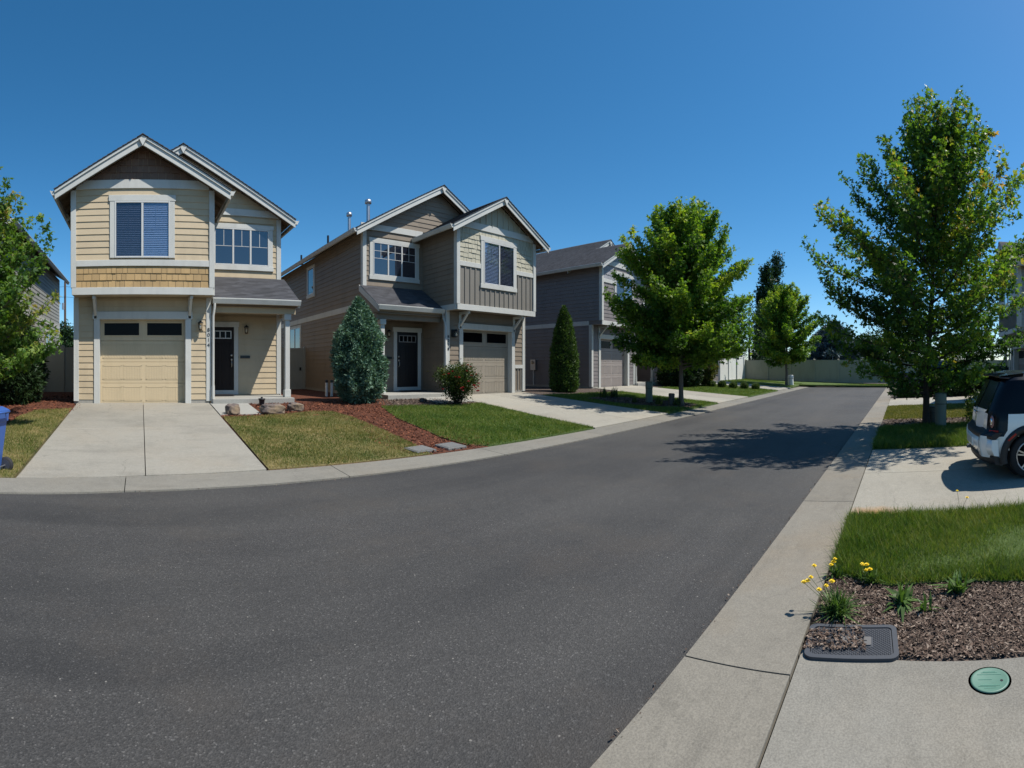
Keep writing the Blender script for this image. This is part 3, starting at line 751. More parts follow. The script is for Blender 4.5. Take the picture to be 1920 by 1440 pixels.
    # --- garage wall
    gop = [(gx0 - .17, gx1 + .17, -.4, gz1 + .22)]
    if C.get('skirt'):
        FG.board('skirt_trim', WHITE, root, cb, gx0 - .17, 1.02, 1.16, 0, ft); FG.board('skirt_trim', WHITE, root, gx1 + .17, Wb - cb, 1.02, 1.16, 0, ft)
        battens(FG, wall, C['gable_mat'], .15, iv(cb, gx0 - .17), lambda u: 1.02, (), .16); battens(FG, wall, C['gable_mat'], .15, iv(gx1 + .17, Wb - cb), lambda u: 1.02, (), .16)
        lap(FG, wall, C['wall'], 1.16, zb - .02, iv(cb, Wb - cb), gop)
    else: lap(FG, wall, C['wall'], .15, zb - .02, iv(cb, Wb - cb), gop)
    m = MB(); FG.box(m, -.015, cb, .1, zb - .003, 0, .045); FG.box(m, Wb - cb, Wb + .015, .1, zb - .003, 0, .045)
    FBR.box(m, -.05, .12, .1, zb - .02, 0, .03); FL.box(m, -.05, .12, .1, zb - .003, 0, .03)
    FM.box(m, Wm - cb, Wm + .015, .19, 5.93, 0, .045); FRt.box(m, ym - .046, ym + cb, .1, 5.93, 0, .032)
    FM.box(m, Wb + .03, Wm + .1, 5.97, 6.19, 0, .05)
    FRt.box(m, ym + cb, yk, 3.15, 3.37, 0, .034); FL.box(m, .12, yk, 3.06, 3.27, 0, .034); FL.box(m, yk - cb, yk, .1, 5.93, 0, .03); FRt.box(m, yk - cb, yk, .1, 5.93, 0, .0325)
    bevel(m.build('corner_trim', WHITE, root), .006, 1)
    m = MB(); FG.box(m, gx0 - .165, gx0 + .006, -.06, gz1 - .006, -.195, .055); FG.box(m, gx1 - .006, gx1 + .165, -.06, gz1 - .006, -.195, .055); FG.box(m, gx0 - .20, gx1 + .20, gz1 - .0055, gz1 + .215, -.195, .06)
    bevel(m.build('garage_frame', WHITE, root), .008, 1)
    # --- garage door: four sections, long panels with beadboard, two windows
    FD = Fr((0, .2, 0), (1, 0, 0), (0, -1, 0)); m = MB(); sh = gz1 / 4
    for i in range(4): FD.box(m, gx0 + .003, gx1 - .003, i * sh + .004 - (.03 if i == 0 else 0), (i + 1) * sh - (.004 if i < 3 else .003), -.03, .02)
    gd = bevel(m.build('garage_door', C['door'], root), .004, 1); gw = gx1 - gx0
    xs = [gx0 + gw * t for t in (.03, .255, .275, .49, .54, .745, .765, .97)]
    for i in range(3):
        for k in range(4):
            a, b, z0, z1 = xs[2 * k] , xs[2 * k + 1], i * sh + .1, (i + 1) * sh - .1; m = MB()
            for aa, bb, cc, dd in ((a, a + .02, z0, z1), (b - .02, b, z0, z1), (a, b, z0, z0 + .02), (a, b, z1 - .02, z1)): FD.box(m, aa, bb, cc, dd, .021, .0265)
            nb = 7
            for j in range(nb): u = a + .035 + (b - a - .07) * j / (nb - 1) ; FD.box(m, u - .022, u + .018, z0 + .03, z1 - .03, .021, .026)
            m.build('door_panel', C['door'], gd)
    for a, b in ((.05, .46), (.555, .965)):
        u0, u1, z0, z1 = gx0 + gw * a, gx0 + gw * b, 3 * sh + .16, 4 * sh - .1
        pf = MB(); [FD.box(pf, *t, .021, .036) for t in ((u0 - .03, u0, z0 - .03, z1 + .03), (u1, u1 + .03, z0 - .03, z1 + .03), (u0, u1, z0 - .03, z0), (u0, u1, z1, z1 + .03))]
        pf.build('window_frame', C['door'], gd); FD.board('pane', DARKPANE, gd, u0, u1, z0, z1, .021, .025)
    # --- brackets under the bay
    for x in (gx0 - .12, gx1 + .12):
        m = MB(); m.box(x - .045, x + .045, -.06, -.0, zb - .62, zb - .022).box(x - .045, x + .045, -.56, -.06, zb - .12, zb - .022)
        pl = [(-.06, zb - .55), (-.06, zb - .43), (-.40, zb - .12), (-.50, zb - .12)]
        m.prism(pl, lambda p: (x - .04, p[0], p[1]), lambda p: (x + .04, p[0], p[1])); bevel(m.build('bracket', WHITE, root), .008, 1)
    # --- main front wall
    pr0, pr1, py0 = 3.97, 3.07 + C.get('py', -.1) * .3 + .03, C.get('py', -.1)
    lap(FM, wall, C['wall'], 3.98, 5.97, iv(Wb, Wm - cb), [pad(mw, .13, .15, .24)]); lap(FM, wall, C['wall'], 6.19, 7.7, gable(Wm))
    window(root, FM, *mw, 3, 'six' if bay == 'taupe' else 'plain', .13, True, .14)
    lap(FM, wall, C['wall'], .2, 2.75, iv(Wb, Wm - cb), [(dx - .14, dx + .91 + .14, .0, dz1 + .17)])
    for s_ in C.get('sides', ''):
        f_, u0 = (FL, .12) if s_ == 'L' else (FRt, ym + cb); so_ = [pad(o) for o in C.get('side_windows', [])]
        lap(f_, wall, C['wall'], .15, 3.06 if s_ == 'L' else 3.15, iv(u0, yk - cb), so_); lap(f_, wall, C['wall'], 3.27 if s_ == 'L' else 3.37, 5.93, iv(u0 if s_ == 'R' else yb + cb, yk - cb), so_)
        for o in C.get('side_windows', []): window(root, f_, *o, 2 if o[1] - o[0] > 1.2 else 1, 'plain', .1, True, .1, False)
    # --- front door
    m = MB(); dd = .91
    FM.box(m, dx - .14, dx, dz0 - .15, dz1, 0, .055); FM.box(m, dx + dd, dx + dd + .14, dz0 - .15, dz1, 0, .055); FM.box(m, dx - .17, dx + dd + .17, dz1, dz1 + .17, 0, .06); FM.box(m, dx, dx + dd, dz0 - .15, dz0 - .005, 0, .07)
    bevel(m.build('door_frame', WHITE, root), .006, 1)
    m = MB(); FM.box(m, dx, dx + dd, dz0, dz1, 0, .03); dr = m.build('front_door', C.get('fdoor', DOORBR), root)
    for (a, b, c, d) in ((.12, .41, .18, .78), (.5, .79, .18, .78), (.12, .41, .95, 1.5), (.5, .79, .95, 1.5)):
        m = MB()
        for aa, bb, cc, d2 in ((a, a + .03, c, d), (b - .03, b, c, d), (a, b, c, c + .03), (a, b, d - .03, d)): FM.box(m, dx + aa, dx + bb, dz0 + cc, dz0 + d2, .03, .04)
        FM.box(m, dx + a + .06, dx + b - .06, dz0 + c + .06, dz0 + d - .06, .03, .037); m.build('door_panel', C.get('fdoor', DOORBR), dr)
    m = MB(); z0, z1 = dz0 + 1.68, dz0 + 1.88
    for k in range(5): u = dx + .1 + k * (.71 / 4); FM.box(m, u - .016, u + .016, z0, z1, .03, .05)
    FM.box(m, dx + .084, dx + .826, z0 - .03, z0, .03, .05); FM.box(m, dx + .084, dx + .826, z1, z1 + .03, .03, .05); m.build('door_light_frame', C.get('dlight', VINYL), dr)
    for k in range(4): u = dx + .1 + k * (.71 / 4); FM.board('pane', DARKPANE, dr, u + .016, u + .71 / 4 - .016, z0, z1, .031, .034)
    hx = dx + dd - .08
    m = MB(); m.lathe([(.0, 0), (.032, 0), (.03, .02), (.0, .025)], 12, FM.P(hx, dz0 + 1.12, .055), ax='y'); m.build('deadbolt', STEEL, dr); m = MB(); m.lathe([(.0, 0), (.035, 0), (.03, .03), (.0, .035)], 12, FM.P(hx, dz0 + .98, .065), ax='y')
    m.tube([FM.P(hx, dz0 + .94, .05), FM.P(hx, dz0 + .92, .09), FM.P(hx, dz0 + .8, .095), FM.P(hx, dz0 + .74, .05)], .011, 6); m.build('door_handle', STEEL, dr)
    FM.board('doormat', plain('doormat_rubber', (.02, .02, .022), .95) if 'doormat_rubber' not in MATS else MATS['doormat_rubber'], root, dx - .05, dx + .85, .2, .215, .1, .6)
    lantern(root, FM, dx + 1.30, 2.30, C['wall']); FM.board('mail_slot', BLACKM, root, dx + 1.12, dx + 1.44, 1.36, 1.45, .024, .05); FM.board('doorbell', BLACKM, root, dx + 1.03, dx + 1.06, 1.37, 1.43, .024, .04)
    lantern(root, FG, gx1 + .42, 2.28, C['wall'] if bay == 'cream' else BLACKM, 1.0 if bay == 'cream' else 1.35)
    # --- porch
    bevel(MB().box(Wb + .05, Wm - .05, -.22, ym - .03, -.35, .172).build('porch_slab', PORCHC, root), .015, 2)
    px_, py_ = Wm - .16, py0 + .30
    m = MB(); m.box(px_ - .075, px_ + .075, py_ - .075, py_ + .075, .40, 2.62); m.box(px_ - .10, px_ + .10, py_ - .10, py_ + .10, .173, .40); m.box(px_ - .11, px_ + .11, py_ - .11, py_ + .11, 2.50, 2.68); bevel(m.build('porch_post', WHITE, root), .01, 1)
    pe = Wm + .14; m = MB(); m.box(Wb + .04, pe - .05, py_ - .09, py_ + .09, 2.681, 2.86); m.box(pe - .17, pe - .07, py_ + .09, ym - .06, 2.681, 2.80); m.build('porch_beam', C['wall'], root)
    MB().box(Wb + .035, pe - .06, py0 + .06, ym - .03, 2.862, 2.89).build('porch_ceiling', SOFFIT if bay == 'cream' else C['wall'], root)
    pr = empty('porch_roof'); pr.parent = root
    A, B = Vector((0, py0, pr1)), Vector((0, ym - .03, pr0)); d = (B - A); L = d.length; d.normalize(); nn = Vector((0, -d.z, d.y)); n = 16; m = MB()
    P = lambda x, t, h: A + d * t + nn * h + Vector((x, 0, 0)); x0, x1 = Wb + .055, pe
    for i in range(n):
        a, b = L * i / n, L * (i + 1) / n
        vs = [P(x0, a - .012, 0), P(x1, a - .012, 0), P(x1, b, -.004), P(x0, b, -.004), P(x0, a - .012, .015), P(x1, a - .012, .015), P(x1, b, .003), P(x0, b, .003)]
        m.add(vs, [(3, 2, 1, 0), (4, 5, 6, 7), (0, 1, 5, 4), (1, 2, 6, 5), (2, 3, 7, 6), (3, 0, 4, 7)])
    m.build('shingle_courses', ROOFM, pr)
    m = MB(); m.prism([(py0, pr1 - .01), (ym - .03, pr0 - .01), (ym - .03, 2.9), (py0 + .08, 2.9), (py0, pr1 - .12)], lambda p: (x0, p[0], p[1]), lambda p: (x1 - .04, p[0], p[1])); m.build('porch_gable', C['wall'], pr)
    m = MB(); m.prism([(py0 - .02, pr1 - .005), (ym + .04, pr0 + .015), (ym + .04, pr0 - .2), (py0 - .02, pr1 - .22)], lambda p: (x1 - .038, p[0], p[1]), lambda p: (x1 + .004, p[0], p[1])); m.build('barge_board', WHITE, pr)
    prof = [(0, -.03), (0, -.16), (-.08, -.16), (-.13, -.03), (-.13, .0), (-.115, .0), (-.115, -.03)]
    m = MB(); m.prism([(py0 + a, pr1 + b) for a, b in prof], lambda p: (x0, p[0], p[1]), lambda p: (x1 + .02, p[0], p[1])); m.build('gutter', WHITE, pr)
    # downspout at the garage corner
    cx = Wb + .075; m = MB(); m.tube([(cx + .04, py0 - .05, pr1 - .15), (cx + .03, py0 - .05, 2.8), (cx, -.09, 2.55), (cx, -.09, .45), (cx, -.09, .12), (cx, -.13, .04)], .04, 8); m.tube([(cx, -.09, .55), (cx, -.09, .05)], .048, 8); m.build('downspout', WHITE, root)
    MB.MX = 1
    # house number, one digit under the other on the corner board
    for k, ch in enumerate(C.get('number', '')):
        o = text_mesh('house_number', ch, .15, BLACKM, root, (flip * (Wb - .055), -.052, 2.15 - .145 * k))
    return root

H = {}
ZH = zl(99)
H[1] = house('cream_house', (-1.87, 13.9, ZH), 0, 1, dict(wall=CREAM, door=CREAMDOOR, bay='cream', band=(3.85, 4.02), band_mat=TAN, gable_mat=BROWN, number='8014', sides='R', door_x=3.98), 'cream two-storey house with tan shingle band, 8014 on the corner')
H[2] = house('taupe_house', (14.07, 13.9, ZH), 0, -1, dict(wall=TAUPE, door=TAUPEDOOR, bay='taupe', band=(4.60, 4.77), band_mat=PALE, gable_mat=GREYB, number='8018', sides='R', door_x=4.16, skirt=True, py=.1,
             side_windows=[(6.35, 7.15, 4.35, 5.55), (8.2, 9.9, 1.95, 3.0)], fdoor=paint('door_black', (.008, .008, .010), .4, .1, bump=.03), dlight=plain('grey_lites', (.2, .2, .2), .4)), 'taupe house with pale shingles and board-and-batten bay, next to the cream house')
H[3] = house('mauve_house', (18.65, 13.9, ZH), 0, 1, dict(wall=MAUVE, door=MAUVEDOOR, bay='mauve', band=(5.10, 5.27), band_mat=GREYSH, gable_mat=GREYSH, sides='L', door_x=4.0), 'mauve-grey house with grey shingle gable, partly behind the street tree')
H[4] = house('brown_house', (33.7, 13.9, ZH), 0, -1, dict(wall=paint('siding_brown', (.15, .125, .11), .65), door=MAUVEDOOR, bay='mauve', band=(5.10, 5.27), band_mat=GREYSH, gable_mat=GREYSH, sides='R', door_x=4.0), 'dark brown house almost hidden behind the street tree crown')
H[0] = house('grey_house', (-10.95, 13.9, ZH), 0, 1, dict(wall=GREY0, door=MAUVEDOOR, bay='mauve', band=(5.10, 5.27), band_mat=GREYSH, gable_mat=GREYSH, sides='R', side_windows=[(8.9, 10.3, 1.6, 2.75)], door_x=4.0), 'light grey house behind the leafy tree at the left edge')
H[5] = house('grey_house_across', (19.6, -5.4, 0), math.pi, -1, dict(wall=GREY0, door=MAUVEDOOR, bay='taupe', band=(4.60, 4.77), band_mat=GREYSH, gable_mat=GREYB, sides='L', door_x=4.0), 'grey house in shade behind the large tree at the right edge')
# ------------------------------------------------------------------ fences
def fence(name, p, q, n, z0, z1, mat, label, post_w=.16, cap=True):
    """vinyl privacy fence: posts with caps, panels of tongue-and-groove boards between two rails"""
    p, q = Vector(p), Vector(q); d = (q - p); L = d.length; d.normalize(); a = math.atan2(d.y, d.x)
    root = empty(name, (p.x, p.y, z0), a); tag(root, label, 'fence', 'vinyl fences'); h = z1 - z0
    st = L / n
    for i in range(n + 1):
        x = i * st; m = MB(); w = post_w / 2; m.box(x - w, x + w, -w, w, -.3, h + .04)
        m.add([(x - w - .012, -w - .012, h + .041), (x + w + .012, -w - .012, h + .041), (x + w + .012, w + .012, h + .041), (x - w - .012, w + .012, h + .041), (x, 0, h + .10)], [(0, 1, 4), (1, 2, 4), (2, 3, 4), (3, 0, 4), (3, 2, 1, 0)])
        m.build('post', mat, root)
    for i in range(n):
        x0, x1 = i * st + post_w / 2, (i + 1) * st - post_w / 2; m = MB(); nb = max(3, round((x1 - x0) / .28)); bw = (x1 - x0) / nb
        for k in range(nb): m.box(x0 + k * bw + .003, x0 + (k + 1) * bw - .003, -.018, .018, .06, h - .08)
        m.box(x0, x1, -.012, .012, .06, h - .08); pn = m.build('panel', mat, root)
        MB().box(x0, x1, -.03, .03, .02, .12).build('rail', mat, pn); MB().box(x0, x1, -.03, .03, h - .10, h).build('rail', mat, pn)
    return root
fence('vinyl_fence', (-4.5, 20.0, 0), (-1.90, 20.0, 0), 2, ZH, 2.42, FENCEM, 'beige vinyl fence in shade between the grey house and the cream house')
fence('vinyl_gate', (4.62, 21.5, 0), (7.62, 21.5, 0), 2, ZH, 2.48, FENCEM, 'beige vinyl fence between the cream house and the taupe house')
fence('vinyl_fence', (39.8, 13.35, 0), (39.8, -17, 0), 15, .22, 2.14, FENCEM, 'long beige vinyl fence across the end of the street')
fence('vinyl_fence', (34.0, 13.42, 0), (39.6, 13.42, 0), 3, .5, 2.4, FENCEW, 'sunlit white vinyl fence beside the far end of the street')
ml = plain('gate_latch', (.01, .01, .01), .4); g_ = bpy.data.objects['vinyl_gate']; MB().box(2.70, 2.78, -.10, -.067, .9, 1.05).build('latch', ml, g_)

# ------------------------------------------------------------------ roof pipes, dish, little house fittings
def flue(x, y, h, r, label, cap=True):
    z = 6.41 + (x - 7.21) * SLO - .1; m = MB(); m.tube([(x, y, z), (x, y, z + h)], r, 10)
    t = m.build('flue_pipe', GALV if cap else BLACKM); tag(t, label, 'roof vent', 'roof pipes of the taupe house')
    if cap: MB().lathe([(r + .005, h - .08), (r * 1.9, h - .06), (r * 1.9, h + .06), (r * .8, h + .12), (.01, h + .13)], 12, (x, y, z)).build('cap', GALV, t)
    MB().lathe([(r * 2.2, .0), (r * 1.3, .14), (r * 1.05, .16)], 10, (x, y, z)).build('flashing', GALV, t)
flue(8.75, 17.2, .95, .07, 'taller galvanised flue nearest the gable on the taupe roof'); flue(8.75, 19.0, .95, .065, 'galvanised flue behind the first one on the taupe roof')
flue(8.5, 20.8, .62, .05, 'short black vent pipe on the taupe roof', False); flue(8.3, 24.0, .5, .05, 'small black vent pipe farthest back on the taupe roof', False)
dsh = empty('satellite_dish', (14.38, 13.9, 6.5)); tag(dsh, 'small grey satellite dish on the right eave of the taupe roof', 'satellite dish')
m = MB(); m.tube([(0, 0, -.1), (.05, 0, .25), (.12, -.05, .38)], .02, 6); m.build('arm', GALV, dsh)
m = MB(); m.lathe([(.0, .06), (.12, .045), (.24, .0), (.245, .01), (.12, .06), (.0, .075)], 16); o = m.build('reflector', plain('dish_grey', (.4, .4, .4), .4), dsh); o.location = (.16, -.08, .42); o.rotation_euler = (math.radians(65), 0, math.radians(35))
m = MB(); m.tube([(.13, -.05, .3), (.38, -.33, .42)], .012, 5); m.box(.35, .42, -.37, -.30, .40, .46); m.build('receiver', GALV, dsh)
for x, lb_ in ((6.52, 'left of two white capped pipes by the taupe side wall'), (6.72, 'right of two white capped pipes by the taupe side wall')):
    t = MB().tube([(x, 16.1, .4), (x, 16.1, 1.05)], .05, 10).build('utility_pipe', FENCEW); tag(t, lb_, 'pipe', 'white pipes'); MB().lathe([(.05, 1.051), (.062, 1.06), (.062, 1.13), (.02, 1.15)], 10, (x, 16.1, 0)).build('cap', BLACKM, t)
tm = empty('electric_meter', (18.60, 17.6, ZH)); tag(tm, 'grey utility meter on the side wall of the mauve house', 'meter')
MB().box(-.12, -.02, -.18, .18, .9, 1.45).build('box', GALV, tm); MB().lathe([(.09, -.2), (.09, -.12)], 12, (0, 0, 1.3), ax='x').build('dial', LAMPG, tm); MB().tube([(-.06, .0, .9), (-.06, 0, .1)], .03, 8).build('conduit', GALV, tm)

gp = empty('garden_hook', (35.6, 12.6, .5)); tag(gp, 'thin dark garden pole in front of the white fence', 'pole')
MB().tube([(0, 0, -.1), (0, 0, 1.85), (.06, 0, 2.0), (.18, 0, 2.02), (.24, 0, 1.9)], .018, 8).build('shaft', BLACKM, gp); MB().lathe([(.02, 1.62), (.09, 1.64), (.1, 1.72), (.02, 1.88)], 10, (.24, 0, 0)).build('hanging_feeder', BLACKM, gp)
# ------------------------------------------------------------------ power pole and lines
POLEM = bark('pole_wood', (.05, .03, .02), (.12, .075, .05))
pole = empty('power_pole', (-9.3, 60, .4)); tag(pole, 'brown wooden power pole between the grey and cream houses', 'pole')
MB().tube([(0, 0, 0), (0, 0, 11.8)], [.17, .13], 10).build('shaft', POLEM, pole); MB().box(-.09, .09, -.22, -.12, 9.9, 10.6).build('bracket', POLEM, pole)
MB().tube([(-.22, -.1, 8.3), (-.22, -.1, 9.1)], .16, 10).build('transformer', GALV, pole)
for i, (z, nm) in enumerate(((11.6, 'uppermost'), (10.3, 'middle'), (7.0, 'lowest'))):
    pts_ = [Vector((-9.3 + t * 60, 60.2, z - 1.5 * (1 - (t * 2 - 1) ** 2) * (1 if abs(t) <= 1 else 0))) for t in np.linspace(0, 1, 14)]
    o = MB().tube([(-60, 60.2, z - .2), (-35, 60.2, z - 1.2)] + pts_, .018, 5).build('power_line', BLACKM); tag(o, nm + ' thin black power line crossing the sky behind the cream house', 'power line', 'power lines')

# ------------------------------------------------------------------ utility pedestals, lids
def pedestal(name, loc, r, h, mat, label, flatv=1.0, tilt=0.):
    t = empty(name, loc); tag(t, label, 'utility pedestal', 'utility pedestals'); t.rotation_euler = (tilt, tilt * .6, .4)
    m = MB(); m.lathe([(r, -.08), (r, h * .72)], 18, (0, 0, 0)); b = m.build('base', mat, t); b.scale = (1, flatv, 1)
    m = MB(); m.lathe([(r * 1.06, h * .70), (r * 1.06, h * .94), (r * .98, h * .985), (r * .6, h), (.0, h)], 18); c = m.build('cover', mat, t); c.scale = (1, flatv, 1)
    m = MB(); m.lathe([(r * 1.065, h * .695), (r * 1.085, h * .70), (r * 1.065, h * .715)], 18); m.build('seam', BLACKM, t).scale = (1, flatv, 1)
    return t
p = lot(1217, 757); pedestal('utility_pedestal', p, .135, .86, PEDG, 'tall grey-green pedestal left of the street tree trunk')
p = lot(1258, 762); pedestal('utility_pedestal', p, .14, .50, PEDD, 'short dark pedestal right against the street tree trunk', .8, .06)
p = gr(1764, 806, .05); pedestal('utility_pedestal', p, .14, .93, PEDG, 'tall green pedestal right of the large tree trunk')
p = gr(1746, 799, .05); pedestal('utility_pedestal', (p.x, p.y - .02, .04), .16, .55, PEDD, 'squat brown pedestal half behind the large tree trunk', .8, -.06)
pedestal('utility_pedestal', (35.9, 8.35, .1), .17, .85, FENCEW, 'pale pedestal beside the far tree by the end fence', 1.2, -.08)
pedestal('utility_pedestal', (23.2, .35, .03), .06, .5, PEDD, 'thin dark stub at the kerb corner beyond the third driveway')

LIDM = concrete('lid_concrete', (.16, .165, .165), .25); PLASTIC = plain('lid_plastic', (.045, .05, .06), .6, var=.15); GRNLID = plain('lid_green', (.085, .185, .137), .5, var=.14, sc=25)
def boxlid(P, label, mat, hole=True):
    c = sum((Vector(p) for p in P), Vector()) / 4; t = empty('valve_box', (c.x, c.y, c.z)); tag(t, label, 'utility lid', 'grey utility lids by the kerb')
    m = MB(); m.prism([Vector(p) - c for p in P], lambda q: (q.x, q.y, q.z - .1), lambda q: (q.x, q.y, q.z + .075)); bevel(m.build('lid', mat, t), .015, 2)
    m = MB(); m.prism([(Vector(p) - c) * .85 for p in P], lambda q: (q.x, q.y, q.z + .0752), lambda q: (q.x, q.y, q.z + .081)); m.build('cover_plate', mat, t); return t
boxlid([(4.66, 7.72, zl(7.72)), (5.12, 7.78, zl(7.78)), (5.18, 7.38, zl(7.38)), (4.72, 7.34, zl(7.34))], 'plain grey utility lid at the left end of the red mulch strip', LIDM)
boxlid([(5.36, 7.72, zl(7.72)), (5.82, 7.76, zl(7.76)), (5.88, 7.36, zl(7.36)), (5.42, 7.34, zl(7.34))], 'grey utility lid with mulch on top near the green lawn', LIDM)
# near box: black frame, chequer-plate lid with a small hinged reader flap
vb = empty('meter_box', (2.815, .29, .036), math.radians(4)); tag(vb, 'dark grey chequer-plate meter box half covered by bark chips', 'utility lid')
def rrect(w, h, r, n=5):
    P = []
    for cx, cy, a0 in ((w - r, h - r, 0), (-w + r, h - r, 90), (-w + r, -h + r, 180), (w - r, -h + r, 270)):
        for k in range(n + 1): a = math.radians(a0 + 90 * k / n); P.append((cx + r * math.cos(a), cy + r * math.sin(a)))
    return P
def ring(m, A, B, z0, z1):
    n = len(A); vs = [(x, y, z1) for x, y in A] + [(x, y, z1) for x, y in B] + [(x, y, z0) for x, y in A] + [(x, y, z0) for x, y in B]
    fs = []
    for i in range(n): j = (i + 1) % n; fs += [(i, j, n + j, n + i), (j, i, 2 * n + i, 2 * n + j), (n + i, n + j, 3 * n + j, 3 * n + i)]
    m.add(vs, fs); return m
ring(MB(), rrect(.175, .265, .05), rrect(.145, .235, .03), -.1, .012).build('frame', PLASTIC, vb)
m = MB(); m.prism(rrect(.141, .231, .028), lambda p: (p[0], p[1], -.05), lambda p: (p[0], p[1], .006))
for i in range(-12, 13):
    for j in range(-21, 22):
        x, y = i * .0115, j * .0115
        if abs(x) < .13 and abs(y) < .22 and not (-.12 < y < .075 and abs(x) < .05): s_ = 1 if (i + j) % 2 else -1; m.box(-.0052, .0052, -.0013, .0013, .0062, .0088, Matrix.Translation((x, y, 0)) @ Matrix.Rotation(s_ * math.radians(45), 4, 'Z'))
m.build('lid', PLASTIC, vb)
fl = MB().prism(rrect(.043, .09, .01), lambda p: (p[0], p[1] - .02, .0065), lambda p: (p[0], p[1] - .02, .013)).build('reader_flap', plain('flap_plastic', (.12, .115, .11), .6), vb); MB().box(-.004, .004, -.085, -.055, .0132, .0140).build('slot', BLACKM, fl)
disc = empty('round_lid', (2.46, -.45, .029), math.radians(-8)); tag(disc, 'round pale green cleanout lid set in the near concrete', 'utility lid')
MB().lathe([(.0, -.06), (.100, -.06), (.100, .004), (.093, .0065), (.088, .005), (.0, .005)][1:], 36).build('lid', GRNLID, disc)
MB().lathe([(.101, -.06), (.112, -.06), (.112, .001), (.101, .001)][0:4], 36).build('rim', PEDD, disc)
m = MB(); m.lathe([(.008, .0052), (.008, .0062)], 10, (-.01, -.06, 0)); m.build('lift_hole', BLACKM, disc)
m = MB()   # raised ribs where the cast lettering is worn away
for k, (x, y0, y1) in enumerate(((.055, -.04, .045), (.062, -.03, .035), (.04, -.06, .065), (-.045, -.05, .05), (-.052, -.03, .06), (-.065, -.03, .03), (.0, -.01, .06))): m.box(x - .0015, x + .0015, y0, y1, .0051, .0066)
m.build('cast_ribs', plain('rib_green', (.10, .26, .19), .6), disc)

# ------------------------------------------------------------------ boulders and small things on the mulch
ROCKM = rock('boulder', (.06, .045, .042), (.20, .165, .15), (.22, .16, .10))
def boulder(loc, sx, sy, sz, seed, label, rz=0):
    import bmesh
    bm = bmesh.new(); bmesh.ops.create_icosphere(bm, subdivisions=4, radius=1)
    for v in bm.verts:
        c = v.co.copy(); sgn = lambda t: math.copysign(abs(t) ** .62, t); v.co = Vector((sgn(c.x), sgn(c.y), sgn(c.z)))
        o = Vector((seed * 7.1, seed * 3.3, 1)); v.co += c * (.34 * mnoise.noise(c * 1.2 + o) + .16 * mnoise.noise(c * 2.7 + o) + .06 * mnoise.noise(c * 7 + o))
        v.co = Vector((v.co.x * sx, v.co.y * sy, v.co.z * sz))
    me = bpy.data.meshes.new('boulder'); bm.to_mesh(me); bm.free(); me.polygons.foreach_set('use_smooth', [True] * len(me.polygons))
    o = link('boulder', me, ROCKM); o.location = loc; o.rotation_euler = (0, .06, rz); return tag(o, label, 'boulder', 'boulders on the red mulch')
boulder((2.34, 12.05, zl(12.05) + .15), .17, .15, .145, 1, 'rounded stump-like boulder nearest the cream driveway', .2)
boulder((3.36, 11.95, zl(11.95) + .15), .31, .17, .135, 2, 'largest long brown boulder in the middle of the row', .1)
boulder((4.08, 12.35, zl(12.35) + .13), .21, .15, .12, 3, 'flat-topped boulder farthest right on the red mulch', -.1)
pot = empty('landscape_light', (3.43, 13.35, zl(13.35) + .02)); tag(pot, 'small dark cylinder light in front of the cream porch', 'garden light')
MB().lathe([(.07, 0), (.085, .18), (.1, .185), (.1, .215), (.07, .22)], 14).build('body', plain('pot_dark', (.02, .024, .03), .5), pot); MB().lathe([(.03, .221), (.03, .26), (.0, .262)][0:2], 10).build('cap', BLACKM, pot)
t = boulder((8.55, 12.95, zl(12.95) + .09), .11, .08, .075, 5, 'small black stone in front of the taupe porch'); t.data.materials.clear(); t.data.materials.append(BLACKM); t.name = 'garden_stone'

# ------------------------------------------------------------------ recycling bin
BLUEP = plain('bin_blue', (.035, .10, .33), .45, var=.1, sc=4)
bn = empty('recycling_bin', (-2.36, 7.02, .0), math.radians(-14)); tag(bn, 'blue wheeled recycling bin standing at the kerb, left edge', 'bin')
w0, w1, d0, d1, hb = .21, .27, .20, .30, .94; m = MB()
P = lambda a, b, z: [(-a, -b, z), (a, -b, z), (a, b, z), (-a, b, z)]
m.add(P(w0, d0, .06) + P(w1 * .97, d1 * .97, .78) + P(w1 * .99, d1 * .99, .80) + P(w1 + .012, d1 + .012, .80) + P(w1 + .02, d1 + .02, hb), [(3, 2, 1, 0)] + [(4 * k + i, 4 * k + (i + 1) % 4, 4 * k + 4 + (i + 1) % 4, 4 * k + 4 + i) for k in range(4) for i in range(4)])
bevel(m.build('body', BLUEP, bn), .025, 3)
m = MB(); m.add(P(w1 + .03, d1 + .03, hb + .003) + P(w1 + .035, d1 + .035, hb + .03) + P(w1 - .05, d1 - .05, hb + .085), [(3, 2, 1, 0), (8, 9, 10, 11)] + [(4 * k + i, 4 * k + (i + 1) % 4, 4 * k + 4 + (i + 1) % 4, 4 * k + 4 + i) for k in range(2) for i in range(4)]); bevel(m.build('lid', plain('bin_lid', (.03, .09, .30), .5), bn), .02, 2)
m = MB(); m.tube([(w1 + .0, -.2, hb - .02), (w1 + .09, -.2, hb + .015), (w1 + .09, .2, hb + .015), (w1 + .0, .2, hb - .02)], .018, 8); m.build('handle', BLUEP, bn)
for s_ in (-1, 1):
    w = MB().lathe([(.05, -.03), (.115, -.03), (.125, -.02), (.125, .02), (.115, .03), (.05, .03)], 22, (w0 + .06, s_ * (d0 + .05), .125), ax='y').build('wheel', plain('bin_tyre', (.02, .02, .022), .8), bn)
    MB().lathe([(.0, -.032), (.085, -.034), (.085, .034), (.0, .032)][1:3], 18, (w0 + .06, s_ * (d0 + .05), .125), ax='y').build('hub', plain('bin_hub', (.04, .045, .06), .6), w)
